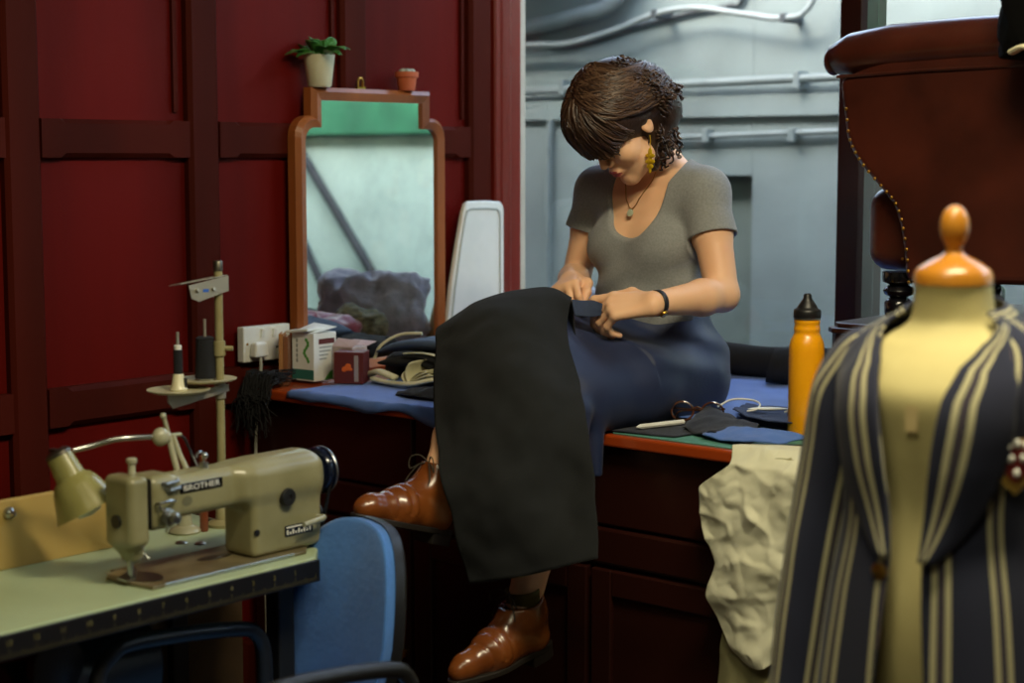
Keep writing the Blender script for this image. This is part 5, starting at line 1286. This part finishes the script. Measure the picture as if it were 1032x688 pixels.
# hair: close cap, fringe, strands and a loose curly tail gathered behind the left ear
HAIR = mat('dark_brown_hair', '3c2a20', .42, c2='251813', scale=30, bump=.35, bscale=120, stretch=(1, 1, 1))
F = Field(tuple(HO - V(.24, .22, .2)), tuple(HO + V(.24, .24, .24)), .0035)
F.ell(hd(-.014, 0, .050), (.112, .092, .100), .01, HR)
F.ell(hd(.050, .004, .068), (.058, .078, .060), .03, HR)
F.ell(hd(.074, .0, .045), (.033, .068, .042), .02, HR)
for i in range(9):
    l_ = -.066 + .0145 * i; F.cone(hd(.086 - 3 * l_ * l_, l_, .06), hd(.100 - 5.5 * l_ * l_, l_ * 1.05, .012 - .010 * abs(l_ / .06) + .004 * (i % 2)), .017, .010, .012)
F.cone(hd(.045, -.074, .06), hd(.050, -.082, -.03), .016, .009, .014)                       # longer locks beside the right cheek
F.ell(hd(-.075, .02, -.005), (.05, .065, .06), .03, HR)
PC = V(-2.303,3.20,1.574); PB = V(-2.304,3.18,1.452)
F.cone(hd(-.070, .045, .03), PC, .050, .046, .03); F.cone(PC, PB, .044, .016, .03)
HF = F; hairm = mk('hair', F.mesh(), HAIR, wm, angle=180, flip=False)
HS = [mat('hair_strand_dark', '2a1b14', .4), mat('hair_strand_mid', '412d21', .38), mat('hair_strand_light', '5e4635', .36)]
rr = random.Random(21); st_ = MB()
def on_cap(v, lift):
    """point on the close hair cap in direction v of the head, lifted a little"""
    v = v.normalized(); c = hd(-.010, 0, .050); d = Hf * v.x + Hl * v.y + Hu * v.z; last = .06
    for k in range(60):
        r = .06 + .003 * k; p = c + d * r
        ix = [int(round((p[a] - HF.lo[a]) / HF.h)) for a in range(3)]
        if all(0 <= ix[a] < HF.n[a] for a in range(3)) and HF.f[ix[0], ix[1], ix[2]] < 0: last = r
        elif r > .135: break
    return c + d * (min(last, .15) + .002 + (lift - 1) * .09)
for i in range(170):      # fringe, fanning out of the crown parting
    az = R(rr.uniform(-80, 62)); s0 = V(.45, -.05 + .2 * rr.uniform(-1, 1), 1).normalized()
    e = V(math.cos(az), math.sin(az), -.34 - .12 * abs(math.sin(az)) + rr.uniform(-.09, .06)).normalized()
    lf = rr.uniform(1.01, 1.05); st_.mi = rr.choice((0, 1, 1, 2))
    P = [on_cap(s0.lerp(e, t ** .9), lf + .03 * t) for t in [k / 11 for k in range(12)]]
    st_.tube(P, [.0026 * (1 - .6 * k / 11) for k in range(12)], 5)
for i in range(620):      # sides and crown swept back to the tail
    side = 1 if rr.random() < .68 else -1
    s0 = V(rr.uniform(-.3, .75), -.06 + rr.uniform(-.12, .12), 1).normalized()
    mid = V(rr.uniform(-.1, .75), side * rr.uniform(.6, 1), rr.uniform(-.3, .8)).normalized()
    e = V(-.9, .42, -.05 + rr.uniform(-.35, .3)).normalized() if side > 0 else V(-1, -.2, -.2 + rr.uniform(-.3, .2)).normalized()
    lf = rr.uniform(1.03, 1.075); st_.mi = rr.choice((0, 1, 1, 2)); P = []
    for k in range(14):
        t = k / 13; q = (s0 * (1 - t) ** 2 + mid * 2 * t * (1 - t) * 1.3 + e * t * t); P.append(on_cap(q, lf))
    st_.tube(P, .0022, 5)
for i in range(210):      # wavy ends pinned up round the back of the head
    v = V(rr.uniform(-1, -.35), rr.uniform(.05, 1), rr.uniform(-.45, .75)); b0 = on_cap(v, 1.0)
    if (b0 - HO).length > .158: continue
    dr = ((b0 - HO).normalized() * .35 + V(rr.uniform(-.4, .8), rr.uniform(-.3, .3), -.8)).normalized(); s_, u_, d_ = frame(dr)
    ln = rr.uniform(.015, .035); ra = rr.uniform(.003, .006); ph = rr.uniform(0, 6.3); st_.mi = rr.choice((0, 0, 1, 1, 2))
    st_.tube([b0 + dr * (ln * k / 11) + (s_ * math.cos(ph + k * .9) + u_ * math.sin(ph + k * .9)) * ra for k in range(12)], .0021, 5)
for i in range(420):      # loose curls of the tail
    b0 = PC + V(max(-.03, min(.026, rr.gauss(0, .02))), max(-.03, min(.03, rr.gauss(0, .02))), rr.uniform(-.07, .055)); st_.mi = rr.choice((0, 0, 1, 1, 2)); ln = rr.uniform(.018, .045) * (1.4 if b0.x < PC.x + .01 else .8); ra = rr.uniform(.003, .0065); ph = rr.uniform(0, 6.3); tw = rr.uniform(6, 13)
    dr = V(rr.uniform(-.35, .35), rr.uniform(-.25, .3), -1).normalized(); out = (b0 - PC) * .35; P = []
    s_, u_, d_ = frame(dr)
    for k in range(18):
        t = k / 17; a = ph + tw * t; P.append(b0 + dr * (ln * t) + out * math.sin(t * 3) + (s_ * math.cos(a) + u_ * math.sin(a)) * ra * (.4 + .8 * t))
    st_.tube(P, .0022, 5)
mk('hair_strand', st_, HS, hairm, angle=180, flip=False)

# earring, necklace, watch
GOLDY = mat('yellow_leaf_metal', 'd8b41e', .35, .3)
er = hd(.010, .080, -.028)
q = MB(); q.tube([er, er + V(.002, 0, -.012), er + V(.001, 0, -.030)], .0009, 6); e0 = er + V(.001, 0, -.028)
for dx, dz, r1, r2 in ((0, -.010, .006, .010), (-.009, -.018, .008, .005), (.009, -.018, .008, .005), (-.010, -.031, .008, .005), (.010, -.031, .008, .005), (0, -.030, .006, .014), (-.006, -.042, .006, .005), (.006, -.042, .006, .005), (0, -.050, .004, .008)):
    q.sph(e0 + V(dx * .8, -dx * .3, dz), (r1, .0016, r2), 10, 8)
mk('earring', q, GOLDY, wm)
nk = [V(-2.425, 3.315, 1.478), V(-2.428, 3.26, 1.447), V(-2.408, 3.232, 1.40), V(-2.375, 3.1925, 1.350), V(-2.345, 3.232, 1.40), V(-2.322, 3.26, 1.447), V(-2.320, 3.315, 1.478)]
def on_chest(p):
    for k in range(140):
        y = p.y - .05 + .002 * k; ix = [int(round(((p.x, y, p.z)[a] - BF.lo[a]) / BF.h)) for a in range(3)]
        if BF.f[ix[0], ix[1], ix[2]] < 0: return V(p.x, min(y, p.y + .03) - .003, p.z)
    return p
nk = [q if q.y > 3.27 else on_chest(q) for q in curve(nk, 40)]
ck_ = mk('necklace', MB().tube(curve(nk, 60), .0011, 6), BRASS, wm)
mk('pendant', MB().lathe([(0, -.003), (.0075, -.002), (.0075, .002), (0, .003)], (-2.374, 3.189, 1.341), (0, -1, .35), 18, sy=1.25), mat('pale_stone', 'b9c2a8', .15, coat=.6), ck_)
ax_ = (Le - Lw).normalized(); s_, u_, d_ = frame(ax_); wc = Lw + ax_ * .012
q = MB(); q.tube([wc - ax_ * .006, wc + ax_ * .006], .0282, 28, caps=False)
wt_ = mk('watch', q, mat('dark_leather_strap', '1c1a22', .5), wm, solid=.002)
fd = (V(.35, -.75, -.55) - ax_ * V(.35, -.75, -.55).dot(ax_)).normalized()
mk('watch_case', MB().lathe([(0, 0), (.0095, 0), (.010, .002), (.0085, .0055), (0, .006)], wc + fd * .0275, fd, 22), BRASS, wt_)
mk('watch_dial', MB().lathe([(0, 0), (.007, 0), (0, .0004)], wc + fd * .0336, fd, 20), WHITEP, wt_)

# boots
TANL = mat('tan_boot_leather', '854a1e', .27, c2='653312', scale=9, bump=.12, bscale=50, coat=.35)
SOLEM = mat('dark_boot_sole', '1d1712', .6)
LACE = mat('dark_lace', '3a3428', .8); OLIVE = mat('olive_sock', '5a5428', .9, bump=.3, bscale=200)
def boot(A, f, u, gore):
    l = u.cross(f); M = Matrix.Translation(A) @ Matrix((f, l, u)).transposed().to_4x4()
    F = Field((-.10, -.08, -.11), (.24, .08, .10), .0028)
    F.cone((-.008, 0, .07), (-.012, 0, .0), .041, .041, .02); F.cone((-.012, 0, .0), (-.022, 0, -.052), .041, .036, .02)
    F.cone((.012, 0, -.005), (.085, 0, -.048), .040, .034, .03); F.cone((-.02, 0, -.055), (.09, .004, -.055), .033, .041, .02)
    F.cone((.09, .004, -.055), (.162, .0, -.062), .041, .027, .02); F.cone((.162, .0, -.062), (.180, 0, -.066), .027, .021, .012)
    X, Y, Z = F.full()
    seam = .0022 * np.exp(-((X - .128 + 6 * Y * Y) / .0035) ** 2) * (Z > -.075)
    crease = .0022 * np.sin((X - .07) * 260 + 40 * Y) * np.exp(-((X - .092) / .02) ** 2) * (Z > -.06)
    F.f = (F.f + seam + crease).astype(np.float32)
    F.f = np.maximum(F.f, -(Z + .080)).astype(np.float32)
    F.f = np.maximum(F.f, Z - ((.022 if gore else .052) + .25 * np.maximum(-X, 0))).astype(np.float32)
    F.cone((-.008, 0, .03), (-.008, 0, .12), .0365, .038, 0, sub=True)
    mb = F.mesh(); mb.v = [tuple(M @ V(p)) for p in mb.v]
    b = mk('boot', mb, TANL, wm, angle=180, flip=False)
    out = []
    for k in range(40):
        a = 2 * math.pi * k / 40; x = .066 + .139 * math.cos(a); w_ = .034 + .013 * math.exp(-((x - .11) / .06) ** 2)
        out.append((x, w_ * math.copysign(abs(math.sin(a)) ** .75, math.sin(a)), -.090))
    q = MB(M); q.prism(out, (0, 0, .012))
    q.prism([(x, y, -.112) for x, y, _ in [(max(min(x, .005), -.09), y * .95, 0) for x, y, z in out if x < .012]], (0, 0, .024))
    mk('sole', q, SOLEM, b, smooth=False, bevel=.002)
    q = MB(M); top_ = lambda x: (.012 + (-.005 - .012) * 0) 
    def ins(t, y): # point on the instep: t 0 at the vamp, 1 at the collar
        x = .078 - .072 * t; z = -.012 + .060 * t ** 1.2; return V(x + (.0 if t < .8 else .012), y, z - 6 * y * y + .004)
    for i in range(5):
        t = .08 + .2 * i
        q.tube([ins(t, -.017), ins(t + .02, 0) + V(.001, 0, .001), ins(t + .0, .017)], .0017, 6)
        if i < 4: q.tube([ins(t, .017), ins(t + .1, 0), ins(t + .2, -.017)], .0015, 6)
    k0 = ins(.92, 0) + V(.004, 0, .003)
    for s in (-1, 1):
        q.tube(curve([k0, k0 + V(.014, s * .016, .012), k0 + V(.022, s * .034, .004), k0 + V(.016, s * .036, -.018), k0 + V(.008, s * .018, -.006), k0], 22), .0015, 6)
        q.tube(curve([k0, k0 + V(.012, s * .014, -.006), k0 + V(.018, s * .030, -.03), k0 + V(.022, s * .034, -.045)], 14), .0014, 6)
    mk('laces', q, LACE, b)
    if gore:
        q = MB(M); q.grid(lambda uu, v: V(-.0085 + .0345 * math.cos(uu * 6.2832), .0345 * math.sin(uu * 6.2832), .0 + .050 * v), 28, 6, cu=True)
        mk('sock', q, OLIVE, wm, solid=.0025, flip=False, angle=180)
    return b
boot(Ra, Rf, Ru, False); boot(La, Lf_, Lu, True)

# ------------------------------------------------------------------ the black cloth she is sewing
rows = [[(-2.54, 2.98, 1.125), (-2.49, 2.985, 1.150), (-2.45, 2.985, 1.155), (-2.40, 2.97, 1.152), (-2.36, 2.955, 1.150)],
        [(-2.567,2.76,1.103), (-2.479,2.77,1.155), (-2.404,2.81,1.178), (-2.348,2.86,1.185), (-2.314,2.9,1.16)],
        [(-2.504,2.67,1.07), (-2.394,2.66,1.1), (-2.314,2.685,1.116), (-2.279,2.76,1.117), (-2.274,2.83,1.099)],
        [(-2.415,2.565,0.931), (-2.292,2.555,0.949), (-2.198,2.575,0.962), (-2.142,2.62,0.972), (-2.119,2.69,0.977)],
        [(-2.289,2.465,0.795), (-2.199,2.485,0.804), (-2.126,2.52,0.812), (-2.087,2.59,0.818), (-2.026,2.61,0.831)],
        [(-2.233,2.47,0.625), (-2.16,2.485,0.642), (-2.087,2.505,0.664), (-2.021,2.53,0.684), (-1.966,2.55,0.702)]]
FAB = weave(mat('charcoal_cloth', '212325', .95, c2='1b1d1e', scale=12, bump=.4, bscale=22, sheen=.02, spec=.2), 1500, .35)
sw = thing('sewing_cloth', 'large charcoal cloth panel draped over her raised knee and held in her hands', 'cloth', (-2.35, 2.62, .55))
mk('panel', patch(rows, 70, 110, .012, 9, (0, -1, .3), 4), FAB, sw, solid=.0022, flip=False, angle=180)
NAVF = weave(mat('navy_facing', '303c58', .85, c2='28334c', scale=10), 1500, .3)
hem = [[(-2.32,2.905,1.16), (-2.307,2.93,1.157), (-2.291,2.945,1.157), (-2.27,2.95,1.151)], [(-2.313,2.9,1.143), (-2.303,2.925,1.14), (-2.287,2.94,1.14), (-2.269,2.948,1.138)], [(-2.308,2.9,1.126), (-2.297,2.925,1.123), (-2.284,2.94,1.122), (-2.271,2.948,1.125)]]
mk('turned_hem', patch(hem, 16, 12, .003, 40, (0, -1, 0)), NAVF, sw, solid=.003, flip=False, angle=180)
und = [[(-2.318,2.902,1.158), (-2.315,2.905,1.13), (-2.308,2.9,1.098), (-2.268,2.86,1.058)], [(-2.359,2.94,1.147), (-2.359,2.94,1.116), (-2.348,2.93,1.084), (-2.321,2.9,1.047)], [(-2.44, 2.98, 1.150), (-2.44, 2.97, 1.12), (-2.44, 2.95, 1.09), (-2.44, 2.93, 1.06)]]
mk('underside', patch(und, 16, 16), BLK, sw, solid=.002, flip=False, angle=180)
nd = thing('sewing_needle', 'steel needle with dark thread between her right fingertips', 'needle', tuple(PR(.11, .03, -.05)))
mk('shaft', MB().tube([PR(.10, .034, -.045), PR(.135, .03, -.062)], .0007, 6), STEEL, nd)

# ------------------------------------------------------------------ daylight and room lamps
w = bpy.data.worlds.new('sky'); bpy.context.scene.world = w; w.use_nodes = True; nt = w.node_tree
sk = nt.nodes.new('ShaderNodeTexSky'); sk.sky_type = 'NISHITA'; sk.sun_disc = False; sk.sun_elevation = R(35); sk.sun_rotation = R(200); sk.dust_density = 3; sk.air_density = 1.2
ds = nt.nodes.new('ShaderNodeHueSaturation'); ds.inputs['Saturation'].default_value = .75
nt.links.new(sk.outputs[0], ds.inputs['Color']); nt.links.new(ds.outputs[0], nt.nodes['Background'].inputs['Color']); nt.nodes['Background'].inputs['Strength'].default_value = 2.2
def lamp(name, loc, size, power, col, target=None, size_y=None):
    l = bpy.data.lights.new(name, 'AREA'); l.energy = power; l.size = size; l.color = col
    if size_y: l.shape = 'RECTANGLE'; l.size_y = size_y
    o = bpy.data.objects.new(name, l); COL.objects.link(o); o.location = loc
    d = (Vector(target) - Vector(loc)) if target else Vector((0, 0, -1))
    o.rotation_euler = d.to_track_quat('-Z', 'Y').to_euler(); return o
lamp('ceiling_tube_light', (-.9, .7, 2.72), 1.2, 14, (1.0, .92, .60), (-1.2, 1.0, 0), .2)
lamp('ceiling_tube_light', (-.85, 1.95, 2.72), .9, 44, (1.0, .88, .60), (-1.6, 2.6, .4), .15)

cam = bpy.data.cameras.new('camera'); cam.sensor_width = 36; cam.lens = 60; cam.dof.use_dof = True; cam.dof.focus_distance = 3.85; cam.dof.aperture_fstop = 2.6; cam.clip_start = .05
co = bpy.data.objects.new('camera', cam); COL.objects.link(co); co.location = (0, 0, 1.47)
co.rotation_euler = (R(90) - math.atan(186 / 1720), 0, math.atan2(.651, .759)); bpy.context.scene.camera = co
sc_ = bpy.context.scene; vs_ = sc_.view_settings; vs_.view_transform = 'Standard'; vs_.look = 'None'; vs_.exposure = 0; vs_.gamma = 1; vs_.use_curve_mapping = False
sc_.cycles.use_denoising = True; sc_.cycles.max_bounces = 8; sc_.cycles.sample_clamp_indirect = 6
